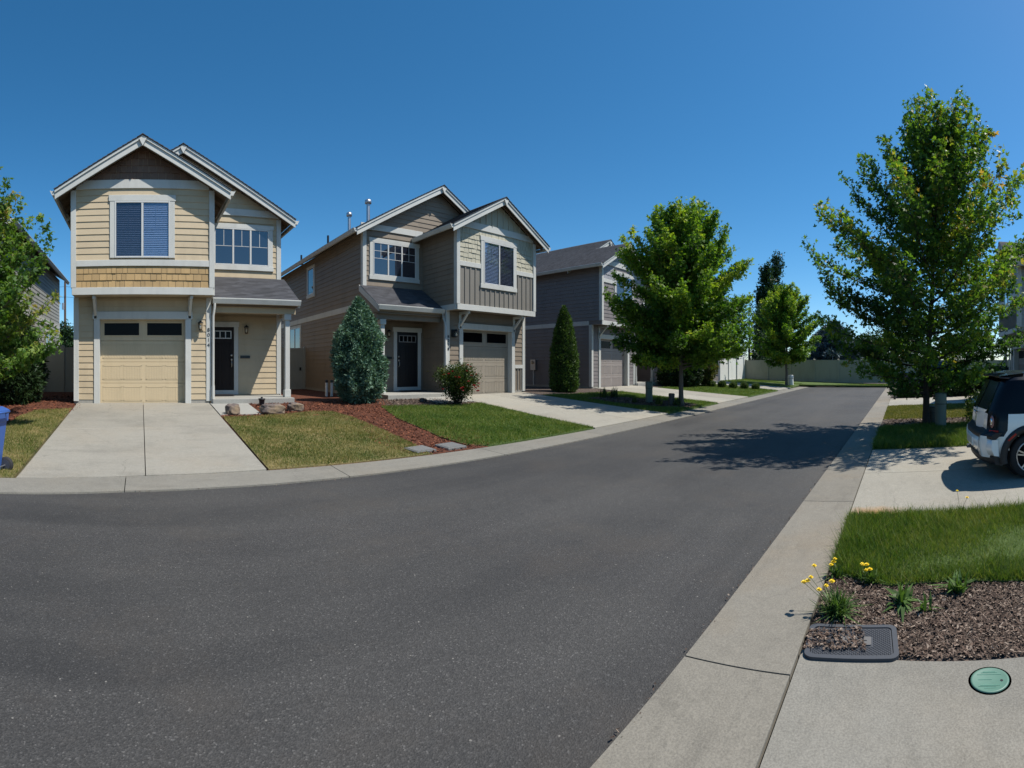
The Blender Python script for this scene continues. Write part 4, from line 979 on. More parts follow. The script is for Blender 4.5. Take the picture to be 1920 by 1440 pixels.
MB().tube([(w0 + .06, -.25, .125), (w0 + .06, .25, .125)], .012, 8).build('axle', GALV, bn)
text_mesh('lettering', 'RECYCLE', .085, plain('bin_print', (.75, .78, .8), .5), bn, (.02, -.289, .72), (math.radians(97.2), 0, 0), .001)
# ------------------------------------------------------------------ the white hatchback at the right edge (rear towards the street)
CARW = plain('car_white', (.80, .81, .79), .25, 0, .02); CARW.node_tree.nodes['Principled BSDF'].inputs['Coat Weight'].default_value = .6
CARK = plain('car_black_paint', (.006, .006, .008), .22, IOR=1.33)
TRIM = plain('car_black_trim', (.014, .014, .016), .55)
CGLASS = clear_glass('car_glass', (.10, .105, .11), .06); TYRE = plain('tyre_rubber', (.016, .016, .017), .85); ALLOY = plain('alloy', (.5, .5, .52), .3, .9)
REDL = plain('tail_red', (.35, .012, .012), .15); CLEARL = plain('tail_clear', (.30, .14, .13), .2); CHROME = plain('chrome', (.7, .7, .72), .12, 1.0)
INT = plain('car_interior', (.02, .02, .022), .9)
def car():
    t = empty('hatchback_car', (7.27, -1.06, .085), 0); tag(t, 'white two-tone estate car with black roof parked at the right edge', 'car')
    sc = 1.05
    ZS = [.20, .30, .40, .50, .58, .66, .76, .87, .93, 1.04, 1.15, 1.25, 1.31, 1.37, 1.41, 1.435]
    WS = [.70, .79, .82, .835, .84, .84, .835, .82, .80, .77, .735, .70, .675, .60, .45, .0]
    WH = [.70, .79, .82, .835, .84, .84, .835, .82, .81, .79, .76, .72, .66, .58, .42, .0]
    ys = np.array([0, .03, .07, .12, .19, .28] + list(np.arange(.36, 3.72, .06)) + [3.76, 3.84, 3.90, 3.94, 3.96])
    zmax = lambda y: np.interp(y, [0, .3, 1.2, 2.1, 2.35, 2.95, 3.5, 3.8, 3.96], [1.40, 1.425, 1.435, 1.42, 1.38, .98, .92, .84, .62])
    plan = lambda y: np.interp(y, [0, .03, .07, .12, .19, .28, .5, 3.0, 3.5, 3.76, 3.9, 3.96], [.76, .83, .89, .93, .965, .985, 1, 1, .97, .90, .78, .66])
    rear = lambda z: np.interp(z, [.2, .3, .42, .55, .60, .64, .88, 1.1, 1.3, 1.44], [.10, .03, .0, .0, .02, .09, .115, .20, .31, .34])
    zbot = lambda y: np.interp(y, [0, .15, .5, 3.5, 3.96], [.30, .25, .20, .20, .28])
    nz = len(ZS); rows = []
    for y in ys:
        zm = zmax(y); k = max(0., (1.435 - zm) / (1.435 - .62)); R_ = []
        for i in range(nz):
            z = ZS[i]
            if z > .58: z = .58 + (z - .58) * (zm - .58) / (1.435 - .58)
            elif z < .3: z = zbot(y) + (z - .2) * (.3 - zbot(y)) / .1 if zbot(y) < .3 else .3 + (z - .3) * .0 - (.3 - ZS[i]) * .0
            w = (WS[i] * (1 - min(1, k * 2)) + WH[i] * min(1, k * 2)) * plan(y)
            if y < .3 and z > .9: w *= 1
            yy = y + rear(ZS[i]) * max(0., 1 - y / .75) if y < .75 else y
            R_.append((w, yy, z))
        rows.append(R_)
    verts = []; idx = {}
    for j, R_ in enumerate(rows):
        for i, (w, y, z) in enumerate(R_):
            for s_ in (1, -1): idx[j, i, s_] = len(verts); verts.append((s_ * w * sc, -y * sc, z * sc))
    WY = (.66, 3.2); WR = .36; parts = {k: [] for k in ('body', 'roof', 'glass', 'trim')}
    for j in range(len(ys) - 1):
        ym_ = (rows[j][5][1] + rows[j + 1][5][1]) / 2
        for i in range(nz - 1):
            zm_ = (rows[j][i][2] + rows[j][i + 1][2] + rows[j + 1][i][2] + rows[j + 1][i + 1][2]) / 4; y0 = (ys[j] + ys[j + 1]) / 2
            if any(math.hypot(y0 - wy, zm_ - .31) < WR and i < 7 for wy in WY): continue
            if i < 1: kind = 'trim'
            elif i >= 12 and y0 < 2.5: kind = 'roof'
            elif 7 <= i < 12 and y0 < 2.5 and (y0 > .29 or i < 7): kind = 'glass' if (.52 < y0 < 1.52 or 1.60 < y0 < 2.4) else 'pillar'
            elif i >= 8 and y0 >= 2.5 and y0 < 2.95: kind = 'glass'
            elif y0 < .29 and i >= 4: kind = 'pillar'
            else: kind = 'body'
            for s_ in (1, -1):
                f = (idx[j, i, s_], idx[j + 1, i, s_], idx[j + 1, i + 1, s_], idx[j, i + 1, s_]); kk = kind if kind != 'pillar' else 'pillar%d%d' % (0 if y0 < .6 else 1 if y0 < 2 else 2, s_); parts.setdefault(kk, []).append(f if s_ < 0 else f[::-1])
    for i in range(nz - 1):     # rear face between the two sides, and the nose
        for j, rev in ((0, False), (len(ys) - 1, True)):
            f = (idx[j, i, 1], idx[j, i + 1, 1], idx[j, i + 1, -1], idx[j, i, -1])
            kind = 'body' if i < 4 or (4 < i < 7) else 'trim' if i == 4 else 'glass' if 7 <= i < 12 else 'roof'
            if rev: kind = 'body' if 5 <= i else 'trim'
            if i < 1: kind = 'trim'
            parts.setdefault(kind, []).append(f[::-1] if rev else f)
    mats = dict(body=CARW, roof=CARK, glass=CGLASS, pillar=CARK, trim=TRIM)
    for k, fs in parts.items():
        used = sorted({v for f in fs for v in f}); mp = {v: n_ for n_, v in enumerate(used)}
        me = bpy.data.meshes.new(k); me.from_pydata([verts[v] for v in used], [], [tuple(mp[v] for v in f) for f in fs]); me.polygons.foreach_set('use_smooth', [True] * len(fs)); me.update()
        nm = dict(body='body', roof='roof', glass='window_glass', trim='sill').get(k, 'pillar'); link(nm, me, mats.get(k, CARK), t)
    S_ = lambda p: tuple(q * sc for q in p)
    # rear bumper: pale lower bar with a black pad above, as a bent strip
    def strip(name, zs, out, mat, yv, wmax=.80):
        m = MB(); n = 17
        pts_ = []
        for a in np.linspace(-1, 1, n):
            x = wmax * a; y = yv + out - .16 * abs(a) ** 3.2; pts_.append((x, y))
        vs = []
        for z, o in zs: vs += [S_((x * (1 + .0 * o), y + o, z)) for x, y in pts_]
        fs = [(k * n + i, k * n + i + 1, (k + 1) * n + i + 1, (k + 1) * n + i) for k in range(len(zs) - 1) for i in range(n - 1)]
        m.add(vs, fs, True); m.add([vs[0]] + [vs[k * n] for k in range(len(zs) - 1, 0, -1)], [tuple(range(len(zs)))]); return m.build(name, mat, t)
    strip('bumper', [(.33, -.06), (.34, .0), (.42, .035), (.54, .03), (.545, -.05)], .0, CARW, .0, .84)
    strip('bumper_pad', [(.545, -.02), (.55, .03), (.60, .028), (.63, -.02), (.635, -.12)], .0, TRIM, .0, .845)
    strip('bumper_skirt', [(.20, -.12), (.22, -.02), (.33, -.002), (.335, -.06)], .0, TRIM, .0, .80)
    m = MB(); m.box(*S_((-.26, .26)), *S_((.005, .045)), *S_((.38, .51))); o = bevel(m.build('number_plate_recess', CARW, t), .02, 2)
    # barn doors on the rear: two white panels with a black frame and windows
    for s_ in (-1, 1):
        m = MB(); x0, x1 = (.02, .60); q = [(s_ * x0, .64), (s_ * x1, .64), (s_ * x1, .885), (s_ * x0, .885)]
        yv = lambda z, x: -rear(z) - .13 * (abs(x) / .8) ** 3 + .035
        vs = [S_((x, yv(z, x), z)) for x, z in q] + [S_((x, yv(z, x) - .06, z)) for x, z in q]; m.add(vs, [(0, 1, 2, 3) if s_ < 0 else (3, 2, 1, 0)] + [(i, (i + 1) % 4, 4 + (i + 1) % 4, 4 + i) for i in range(4)]); d = bevel(m.build('rear_door', CARW, t), .015, 2)
        m = MB(); q = [(s_ * .03, .91), (s_ * .56, .91), (s_ * .50, 1.27), (s_ * .03, 1.29)]; vs = [S_((x, yv(z, x) + .005, z)) for x, z in q]; vs += [(a, b - .02, c) for a, b, c in vs]
        m.add(vs, [(0, 1, 2, 3), (7, 6, 5, 4)] + [(i, (i + 1) % 4, 4 + (i + 1) % 4, 4 + i) for i in range(4)]); m.build('window_glass', CARK, d)
        MB().tube([S_((s_ * .05, .045 - rear(.8), .80)), S_((s_ * .05, .055 - rear(.8), .845)), S_((s_ * .20, .05 - rear(.8), .845))], .012, 6).build('door_handle', CHROME, d)
        # tail light in the black pillar
        z0 = .66; m = MB(); x = .745 * s_
        m.lathe([(.0, 0), (.055, .0), (.058, .012), (.04, .022), (.0, .024)][1:], 18, (0, 0, 0), ax='y'); tl = m.build('tail_light', CLEARL, t); tl.location = S_((.735 * s_, -.155, .765)); tl.scale = (.55, 1, 1.5); tl.rotation_euler = (0, 0, -s_ * .75)
        m = MB(); m.lathe([(.03, .02), (.034, .032), (.02, .036)], 14, (0, 0, 0), ax='y'); m.build('lamp_ring', CHROME, tl)
        m = MB(); m.box(-.075, .075, -.01, .012, -.014, .014); r = bevel(m.build('reflector', REDL, t), .006, 2); r.location = S_((.755 * s_, -.17, .645)); r.rotation_euler = (0, 0, -s_ * .8)
        # wheel arch trims, wheels, side marker
        for wy in WY:
            m = MB(); n = 22; vs = []
            for k in range(n + 1):
                a = math.radians(-12 + 204 * k / n)
                for rr, xo in ((.335, .80), (.335, .858), (.40, .862), (.425, .838)): vs.append(S_((s_ * xo, -(wy + rr * math.cos(a)), .31 + rr * math.sin(a))))
            m.add(vs, [(4 * k + i, 4 * k + i + 1, 4 * k + 5 + i, 4 * k + 4 + i) for k in range(n) for i in range(3)], True); m.build('wheel_arch', TRIM, t)
            MB().lathe([(.0, 0), (.345, 0), (.345, .05), (.0, .05)][1:3], 24, S_((s_ * .55, -wy, .31)), ax='x').build('wheel_well', INT, t)
            c = S_((s_ * .745, -wy, .312)); w = MB().lathe([(.215, -.09), (.285, -.095), (.305, -.07), (.305, .07), (.285, .095), (.215, .09)], 32, c, ax='x', cap=False).build('wheel', TYRE, t)
            m = MB(); m.lathe([(.20, -.06), (.215, -.09), (.222, -.09), (.222, .09), (.215, .09), (.20, .075), (.20, -.05)][:6], 28, c, ax='x'); 
            rim = MB(); n5 = 5
            for k in range(n5):
                for dd in (-.14, .14):
                    a = 2 * math.pi * k / n5 + .3; b = a + dd; rim.bar((c[0] + s_ * .055, c[1] + .03 * math.cos(a), c[2] + .03 * math.sin(a)), (c[0] + s_ * .075, c[1] + .212 * math.cos(b), c[2] + .212 * math.sin(b)), .02, .026, (1, 0, 0))
            rim.lathe([(.045, s_ * .04), (.045, s_ * .08), (.02, s_ * .085)], 14, c, ax='x'); rim.build('rim', ALLOY, w)
            MB().tube([(c[0] + s_ * .085, c[1] + .212 * math.cos(k * math.pi / 14), c[2] + .212 * math.sin(k * math.pi / 14)) for k in range(29)], .011, 6, False).build('rim_lip', ALLOY, w)
        m = MB(); m.box(-.006, .006, -.07, .07, -.013, .013); o = m.build('side_marker', REDL, t); o.location = S_((s_ * .862, -(.66 - .27), .31 + .265)); o.rotation_euler = (math.radians(-40), 0, 0)
    m = MB(); n = 9      # roof spoiler lip
    vs = []
    for a in np.linspace(-1, 1, n):
        x = .60 * a; y = -.20 - .07 * abs(a) ** 2.5
        vs += [S_((x, y, 1.372 - .02 * abs(a) ** 3)), S_((x, y - .34, 1.428 - .035 * abs(a) ** 3)), S_((x, y - .32, 1.32)), S_((x, y - .01, 1.345 - .02 * abs(a) ** 3))]
    m.add(vs, [(4 * i + k, 4 * i + (k + 1) % 4, 4 * i + 4 + (k + 1) % 4, 4 * i + 4 + k) for i in range(n - 1) for k in range(4)] + [(0, 1, 2, 3), (4 * n - 1, 4 * n - 2, 4 * n - 3, 4 * n - 4)], True); m.build('spoiler', CARK, t)
    m = MB(); m.box(-.62 * sc, .62 * sc, -3.0, -.62, .35, .75); [m.box(x - .22, x + .22, y - .1, y + .08, .75, 1.02) for x in (-.36, .36) for y in (-1.1, -2.0)]; [m.box(x - .12, x + .12, y - .05, y + .04, 1.03, 1.2) for x in (-.36, .36) for y in (-1.14, -2.04)]; m.build('seats', INT, t)
    MB().tube([S_((.45, .02, .27)), S_((.45, -.3, .27))], .035, 10).build('exhaust_pipe', CHROME, t)
    for s_ in (-1, 1):
        m = MB(); m.box(-.09, .09, -.05, .06, -.07, .06); o = bevel(m.build('wing_mirror', CARK, t), .03, 2); o.location = S_((s_ * .95, -2.42, .98))
    for s_ in (-1, 1): MB().lathe([(.0, .0), (.10, .0), (.09, .03), (.0, .05)][1:], 18, S_((s_ * .52, -3.93, .66)), ax='y').build('headlight', CLEARL, t)
    return t
car()

# ------------------------------------------------------------------ dark pickup behind the large tree
TRUCKM = plain('pickup_navy', (.012, .018, .045), .28); TRUCKM.node_tree.nodes['Principled BSDF'].inputs['Coat Weight'].default_value = .5
def pickup():
    t = empty('pickup_truck', (29.6, .15, .06), 0); tag(t, 'dark navy pickup parked behind the large tree', 'pickup')
    hw = .98
    side = [(0, .62), (0, 1.22), (1.75, 1.22), (1.80, 1.30), (2.0, 1.86), (3.05, 1.88), (3.75, 1.28), (4.95, 1.20), (5.25, 1.05), (5.3, .62), (4.88, .60), (4.82, .85), (4.6, 1.0), (4.2, 1.0), (3.98, .85), (3.92, .55), (1.62, .55), (1.56, .85), (1.34, 1.0), (.94, 1.0), (.72, .85), (.66, .60)]
    m = MB()
    m.prism(side, lambda p: (-hw * (1 if p[1] < 1.35 else .86), -p[0], p[1]), lambda p: (hw * (1 if p[1] < 1.35 else .86), -p[0], p[1])); bevel(m.build('body', TRUCKM, t), .04, 2)
    for s_ in (-1, 1):
        for a, b, tl in ((2.05, 2.72, 0), (2.78, 3.55, .30)):
            m = MB(); x = s_ * (hw + .003); xt = s_ * (hw * .86 + .012); vs = [(x, -a, 1.32), (x, -b, 1.32), (xt, -(b - tl), 1.78), (xt, -(a + .05), 1.78)]; vs += [(v[0] - s_ * .02, v[1], v[2]) for v in vs]
            m.add(vs, [(0, 1, 2, 3), (7, 6, 5, 4)] + [(i, (i + 1) % 4, 4 + (i + 1) % 4, 4 + i) for i in range(4)]); m.build('side_window', PANE, t)
        for wy in (1.14, 4.40):
            w = MB().lathe([(.24, -.12), (.36, -.125), (.40, -.09), (.40, .09), (.36, .125), (.24, .12)], 28, (s_ * .86, -wy, .40), ax='x', cap=False).build('wheel', TYRE, t)
            rim = MB()
            for k in range(6): a = k * math.pi / 3; rim.bar((s_ * .955, -wy, .40), (s_ * .975, -wy + .23 * math.cos(a), .40 + .23 * math.sin(a)), .04, .05, (1, 0, 0))
            rim.lathe([(.06, s_ * .90), (.06, s_ * .98)], 14, (0, -wy, .40), ax='x'); rim.build('rim', ALLOY, w)
        m = MB(); m.box(-.04, .04, -.02, .012, -.16, .16); o = m.build('tail_light', REDL, t); o.location = (s_ * .92, .01, .98)
        m = MB(); m.box(-.13, .13, -.06, .06, -.11, .11); o = bevel(m.build('wing_mirror', TRIM, t), .03, 2); o.location = (s_ * 1.13, -3.3, 1.42)
        MB().box(-.03, .03, -.1, .1, -.1, .1).build('headlight', CLEARL, t).location = (s_ * .86, -5.2, .93)
    MB().box(-hw, hw, -.05, .14, .50, .66).build('bumper', CHROME, t); MB().box(-hw, hw, -5.42, -5.25, .45, .68).build('bumper', CHROME, t)
    m = MB(); m.add([(-.8, -3.08, 1.85), (.8, -3.08, 1.85), (.92, -3.72, 1.32), (-.92, -3.72, 1.32), (-.8, -3.06, 1.87), (.8, -3.06, 1.87), (.92, -3.745, 1.335), (-.92, -3.745, 1.335)], [(4, 5, 6, 7), (3, 2, 1, 0), (0, 1, 5, 4), (1, 2, 6, 5), (2, 3, 7, 6), (3, 0, 4, 7)]); m.build('windscreen', PANE, t)
pickup()
# ------------------------------------------------------------------ vegetation
def unit(v): return v / np.maximum(np.linalg.norm(v, axis=-1, keepdims=True), 1e-9)
def leaves(pos, dirs, size, rng, kind='maple', droop=.5):
    """leaf polygons at pos; dirs = growth direction; returns V, F(quads), faces per leaf"""
    n = len(pos); r = rng.normal(size=(n, 3)); d = unit(dirs + .9 * r + np.array([0, 0, -droop])); nr = unit(rng.normal(size=(n, 3)) * .8 + np.array([0, 0, .8])); s = unit(np.cross(d, nr)); up = np.cross(s, d)
    L = (size * (.65 + .7 * rng.random(n)))[:, None]
    if kind == 'maple':
        def kite(a, wd, ln, base=0.):
            ca, sa = math.cos(a), math.sin(a); dd = d * ca + s * sa; ss = s * ca - d * sa
            b = pos + d * L * base; return np.stack([b, b + dd * L * ln * .5 + ss * L * wd * .5 + up * L * .04, b + dd * L * ln - up * L * .10, b + dd * L * ln * .5 - ss * L * wd * .5 + up * L * .04], 1)
        Q = np.concatenate([kite(0, .46, 1.0), kite(.85, .34, .78), kite(-.85, .34, .78)], 1).reshape(-1, 3); k = 3
    else:
        wd = {'oval': .55, 'sprig': .30, 'needle': .16}[kind]
        Q = np.stack([pos, pos + d * L * .45 + s * L * wd * .5, pos + d * L, pos + d * L * .45 - s * L * wd * .5], 1).reshape(-1, 3); k = 1
    return Q, np.arange(len(Q)).reshape(-1, 4), k

def crown_mesh(name, pos, dirs, size, tone, mat, rng, parent, kind='maple', droop=.5):
    V, Fq, k = leaves(pos, dirs, size, rng, kind, droop); me = np_mesh(name, V, Fq); face_attr(me, np.repeat(np.clip(tone, 0, 1), k)); return link(name, me, mat, parent)

def tree(name, base, H_, cb, env, Rm, label, group, mat, barkm=BARKM, seed=1, n_clump=60, n_spray=420, lps=34, leaf=.085, slen=.75, up=.9, axis=(0, 0), trunk_r=.12, kind='maple', limbs=16, fork=None, tipyellow=0., spread=.34, trunk_top=.8, thin=1.0):
    """trunk with limbs; crown of leafy twigs gathered in clumps inside an envelope env(s) (s: 0 crown bottom .. 1 top)"""
    rng = np.random.default_rng(seed); rr = random.Random(seed); B = Vector(base)
    t = empty(name, base); tag(t, label, 'tree', group)
    ax = lambda z: np.array([axis[0], axis[1]]) * max(0, z - cb) / (H_ - cb)
    m = MB(); zs = np.linspace(-.1, H_ * trunk_top, 12); wob = [(rr.uniform(-.04, .04), rr.uniform(-.04, .04)) for _ in zs]
    tp = [Vector((ax(z)[0] + (w[0] if i else 0), ax(z)[1] + (w[1] if i else 0), z)) for i, (z, w) in enumerate(zip(zs, wob))]
    tr = [trunk_r * (1.35 if i == 0 else 1) * (1 - .86 * (z / (H_ * trunk_top)) ** 1.2) + .012 for i, z in enumerate(np.maximum(zs, 0))]
    m.tube(tp, tr, 10); m.build('trunk', barkm, t)
    fs = np.linspace(0, 1, 24); ev = np.array([env(s) for s in fs]); pw = ev ** 2 + .04; cw = np.cumsum(pw) / pw.sum()
    # clumps
    C, cl = [], []
    while len(C) < n_clump:
        s = float(np.interp(rng.random(), cw, fs)); a = rng.random() * 2 * np.pi; q = (rng.random() ** .5) * .80 + .14
        z = cb + (H_ - cb) * s; R_ = Rm * env(s) * q; c = np.array([ax(z)[0] + R_ * math.cos(a), ax(z)[1] + R_ * math.sin(a), z])
        C.append(c); cl.append(.38 * rng.normal())
    C = np.array(C); cl = np.array(cl)
    # limbs reach the outermost clumps
    m = MB(); order = np.argsort(-np.hypot(C[:, 0], C[:, 1]))[:max(limbs * 2, 8)]
    for k in order[::2][:limbs]:
        c = Vector(C[k]); h0 = max(cb * .8 + rr.uniform(0, .25), min(c.z - (math.hypot(c.x, c.y)) * .75, H_ * trunk_top * .9)); st = Vector((*ax(h0), h0)); md = st.lerp(c, .5) + Vector((0, 0, -.12 * (c - st).length))
        r0 = trunk_r * .42 * (1 - .6 * h0 / H_) + .01; m.tube([st, md, c], [r0, r0 * .6, .012], 6)
    tag(m.build('limbs', barkm, t), kind='stuff')
    # sprays round the clumps
    ci = rng.integers(0, n_clump, n_spray); off = rng.normal(size=(n_spray, 3)) * spread * np.array([1, 1, .85]) * Rm * .5; sp = C[ci] + off
    zrel = np.clip((sp[:, 2] - cb) / (H_ - cb), 0, 1); axs = np.stack([axis[0] * zrel, axis[1] * zrel], 1); rad = sp[:, :2] - axs; rd = np.linalg.norm(rad, axis=1); lim = Rm * np.array([env(s) for s in zrel]) * (1.0 + .16 * rng.normal(size=n_spray)).clip(.7, 1.3)
    f = np.where(rd > lim, lim / np.maximum(rd, 1e-6), 1.); sp[:, :2] = axs + rad * f[:, None]; sp[:, 2] = np.clip(sp[:, 2], cb - .15, H_)
    out = np.c_[rad / np.maximum(rd, .2)[:, None], np.zeros(n_spray)]; sd = unit(out * .75 + np.array([0, 0, up]) * (.45 + .75 * zrel[:, None]) + .35 * rng.normal(size=(n_spray, 3)))
    sl_ = slen * (.55 + .8 * rng.random(n_spray))
    m = MB()
    for k in range(n_spray):
        a = sp[k] - sd[k] * sl_[k] * .6; b = sp[k] + sd[k] * sl_[k] * .5; m.tube([a, b], [.010, .003], 3, False)
    tag(m.build('twigs', barkm, t), kind='stuff')
    nl = n_spray * lps; si = np.repeat(np.arange(n_spray), lps); tt = rng.random(nl) * 1.1 - .55
    wid = (.15 * thin * (1 - .6 * (tt + .55) / 1.1))[:, None] * slen / .75
    pos = sp[si] + sd[si] * (tt * sl_[si])[:, None] + rng.normal(size=(nl, 3)) * wid
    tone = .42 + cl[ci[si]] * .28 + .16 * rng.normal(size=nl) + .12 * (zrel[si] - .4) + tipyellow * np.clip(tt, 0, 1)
    crown_mesh('crown', pos, sd[si], leaf, tone, mat, rng, t, kind); return t

def maple(name, base, H_, cb, env, Rm, label, group, mat, barkm=BARKM, seed=1, limbs=40, step=.26, sl=.62, lps=24, leaf=.09, el=(18, 66), axis=(0, 0), trunk_r=.09, tipyellow=0., sub=2, wid=.075, tone0=.42):
    """branched tree: leader, rising limbs whose tips follow the envelope, leafy shoots along every limb"""
    rng = np.random.default_rng(seed); rr = random.Random(seed); t = empty(name, base); tag(t, label, 'tree', group)
    ax = lambda z: Vector((axis[0], axis[1], 0)) * max(0., z - cb) / (H_ - cb)
    zs = np.linspace(-.1, H_ * .95, 14); m = MB()
    tp = [ax(z) + Vector((rr.uniform(-.035, .035) * (i > 1), rr.uniform(-.035, .035) * (i > 1), z)) for i, z in enumerate(zs)]
    m.tube(tp, [trunk_r * (1.4 if i == 0 else 1.) * (1 - .95 * (max(z, 0) / (H_ * .95)) ** .9) + .006 for i, z in enumerate(zs)], 10); m.build('trunk', barkm, t)
    lm, tw = MB(), MB(); SH = []      # shoots: start, direction, length, tone
    def shoot(p, d, L, tn, depth=0):
        d = d.normalized(); q = p + d * L; tw.tube([p, p.lerp(q, .5) + Vector((0, 0, -.015 * L)), q], [.006 if depth == 0 else .004, .004, .002], 3, False); SH.append((p, d, L, tn))
        if depth == 0:
            for k in range(sub):
                u = (k + .6) / (sub + .4); sd = d.cross(Vector((rr.gauss(0, 1), rr.gauss(0, 1), rr.gauss(0, 1)))).normalized(); shoot(p + d * L * u, d * .75 + sd * .65 + Vector((0, 0, .2)), L * rr.uniform(.38, .6), tn + rr.gauss(0, .06), 1)
    for i in range(limbs):
        f_ = (i + .5) / limbs; h0 = cb * .8 + (H_ * .90 - cb * .8) * f_ ** 1.1; az = i * 2.39996 + rr.uniform(-.35, .35); e_ = math.radians(el[0] + (el[1] - el[0]) * f_ + rr.uniform(-9, 9)); reach = Rm * .5; k_ = rr.uniform(.78, 1.12)
        for _ in range(6): reach = .5 * reach + .5 * Rm * env(min(1., max(0., (h0 + reach * math.tan(e_) - cb) / (H_ - cb)))) * k_
        z1 = min(h0 + reach * math.tan(e_), H_ * .985); st = ax(h0) + Vector((0, 0, h0)); hd = Vector((math.cos(az), math.sin(az), 0)); bend = rr.uniform(-.25, .25); sd = Vector((-hd.y, hd.x, 0)); tn = rr.gauss(0, .13)
        P = [st + hd * reach * u + sd * bend * reach * u * u + Vector((0, 0, (z1 - h0) * u ** 1.3)) + (ax(z1) - ax(h0)) * u for u in np.linspace(0, 1, 7)]
        r0 = max(.010, trunk_r * .40 * (1 - .7 * h0 / H_)); lm.tube(P, [r0 * (1 - .85 * k / 6) + .003 for k in range(7)], 5, False)
        L = sum((b - a_).length for a_, b in zip(P, P[1:])); n_s = max(3, int(L / step))
        for k in range(n_s):
            u = .16 + .84 * (k + rr.uniform(.1, .9)) / n_s; x = min(u, .999) * 6; j = int(x); p = P[j].lerp(P[j + 1], x - j); tg = (P[j + 1] - P[j]).normalized(); s_ = 1 if k % 2 else -1; up_ = Vector((0, 0, 1))
            d = tg * .65 + (sd * s_ * rr.uniform(.3, 1.0) + up_ * rr.uniform(-.1, .75)) * .8; shoot(p, d, sl * (1.12 - .5 * u) * rr.uniform(.65, 1.25), tn + rr.gauss(0, .09))
        shoot(P[-1], (P[-1] - P[-2]).normalized() + Vector((0, 0, .55)), sl * rr.uniform(.7, 1.3), tn + .05)
    for k in range(9):
        z = H_ * (.80 + .155 * k / 9); a_ = k * 2.4; shoot(ax(z) + Vector((0, 0, z)), Vector((math.cos(a_) * .35, math.sin(a_) * .35, 1)), sl * rr.uniform(.5, .9) * (1 - .4 * k / 9), .05)
    shoot(tp[-1], Vector((0, 0, 1)), sl * .8, .1)
    tag(lm.build('limbs', barkm, t), kind='stuff'); tag(tw.build('twigs', barkm, t), kind='stuff')
    S0 = np.array([list(s[0]) for s in SH]); SD = np.array([list(s[1]) for s in SH]); SL = np.array([s[2] for s in SH]); ST = np.array([s[3] for s in SH])
    cnt = np.maximum(4, (lps * SL / sl)).astype(int); si = np.repeat(np.arange(len(SH)), cnt); n = len(si); u = rng.random(n) ** .8 * 1.04 + .06
    pos = S0[si] + SD[si] * (u * SL[si])[:, None] + rng.normal(size=(n, 3)) * (wid * (1.25 - .75 * u))[:, None] + np.array([0, 0, -.02])
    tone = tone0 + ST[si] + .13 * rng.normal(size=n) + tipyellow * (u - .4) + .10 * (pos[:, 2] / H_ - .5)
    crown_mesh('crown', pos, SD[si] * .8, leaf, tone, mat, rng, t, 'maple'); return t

LEAF_A = foliage('leaf_street', [(0.024, 0.060, 0.010), (0.060, 0.133, 0.021), (0.122, 0.225, 0.028), (0.247, 0.331, 0.038), (0.394, 0.402, 0.069)], .42)
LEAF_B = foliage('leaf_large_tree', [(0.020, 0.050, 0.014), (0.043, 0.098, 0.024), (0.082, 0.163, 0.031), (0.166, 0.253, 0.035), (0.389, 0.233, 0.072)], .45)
LEAF_C = foliage('leaf_left', [(0.028, 0.069, 0.014), (0.061, 0.132, 0.025), (0.116, 0.201, 0.037), (0.218, 0.278, 0.057), (0.299, 0.232, 0.086)], .38)
LEAF_P = foliage('leaf_poplar', [(0.011, 0.031, 0.014), (0.025, 0.059, 0.022), (0.049, 0.091, 0.034)], .25)
SPRUCE = foliage('needle_blue', [(0.027, 0.049, 0.058), (0.061, 0.099, 0.116), (0.133, 0.189, 0.211)], .08)
JUN = foliage('juniper', [(0.025, 0.064, 0.039), (0.064, 0.131, 0.085), (0.131, 0.222, 0.152), (0.234, 0.330, 0.245)], .12)
THUJA = foliage('arborvitae', [(0.013, 0.033, 0.007), (0.033, 0.073, 0.013), (0.076, 0.136, 0.020), (0.150, 0.200, 0.033)], .15)
YEW = foliage('dark_evergreen', [(0.007, 0.020, 0.007), (0.020, 0.042, 0.014), (0.045, 0.078, 0.022)], .12)
ROSEL = foliage('rose_leaf', [(0.013, 0.028, 0.009), (0.032, 0.060, 0.015), (0.065, 0.092, 0.022), (0.140, 0.076, 0.032)], .3)
BOXL = foliage('box_leaf', [(0.026, 0.055, 0.008), (0.065, 0.111, 0.016), (0.130, 0.169, 0.026)], .25)
BARB = foliage('gold_red_leaf', [(0.016, 0.026, 0.008), (0.039, 0.058, 0.013), (0.104, 0.098, 0.019), (0.260, 0.169, 0.039)], .3)
ip = lambda xs, ys: (lambda s: float(np.interp(s, xs, ys)))

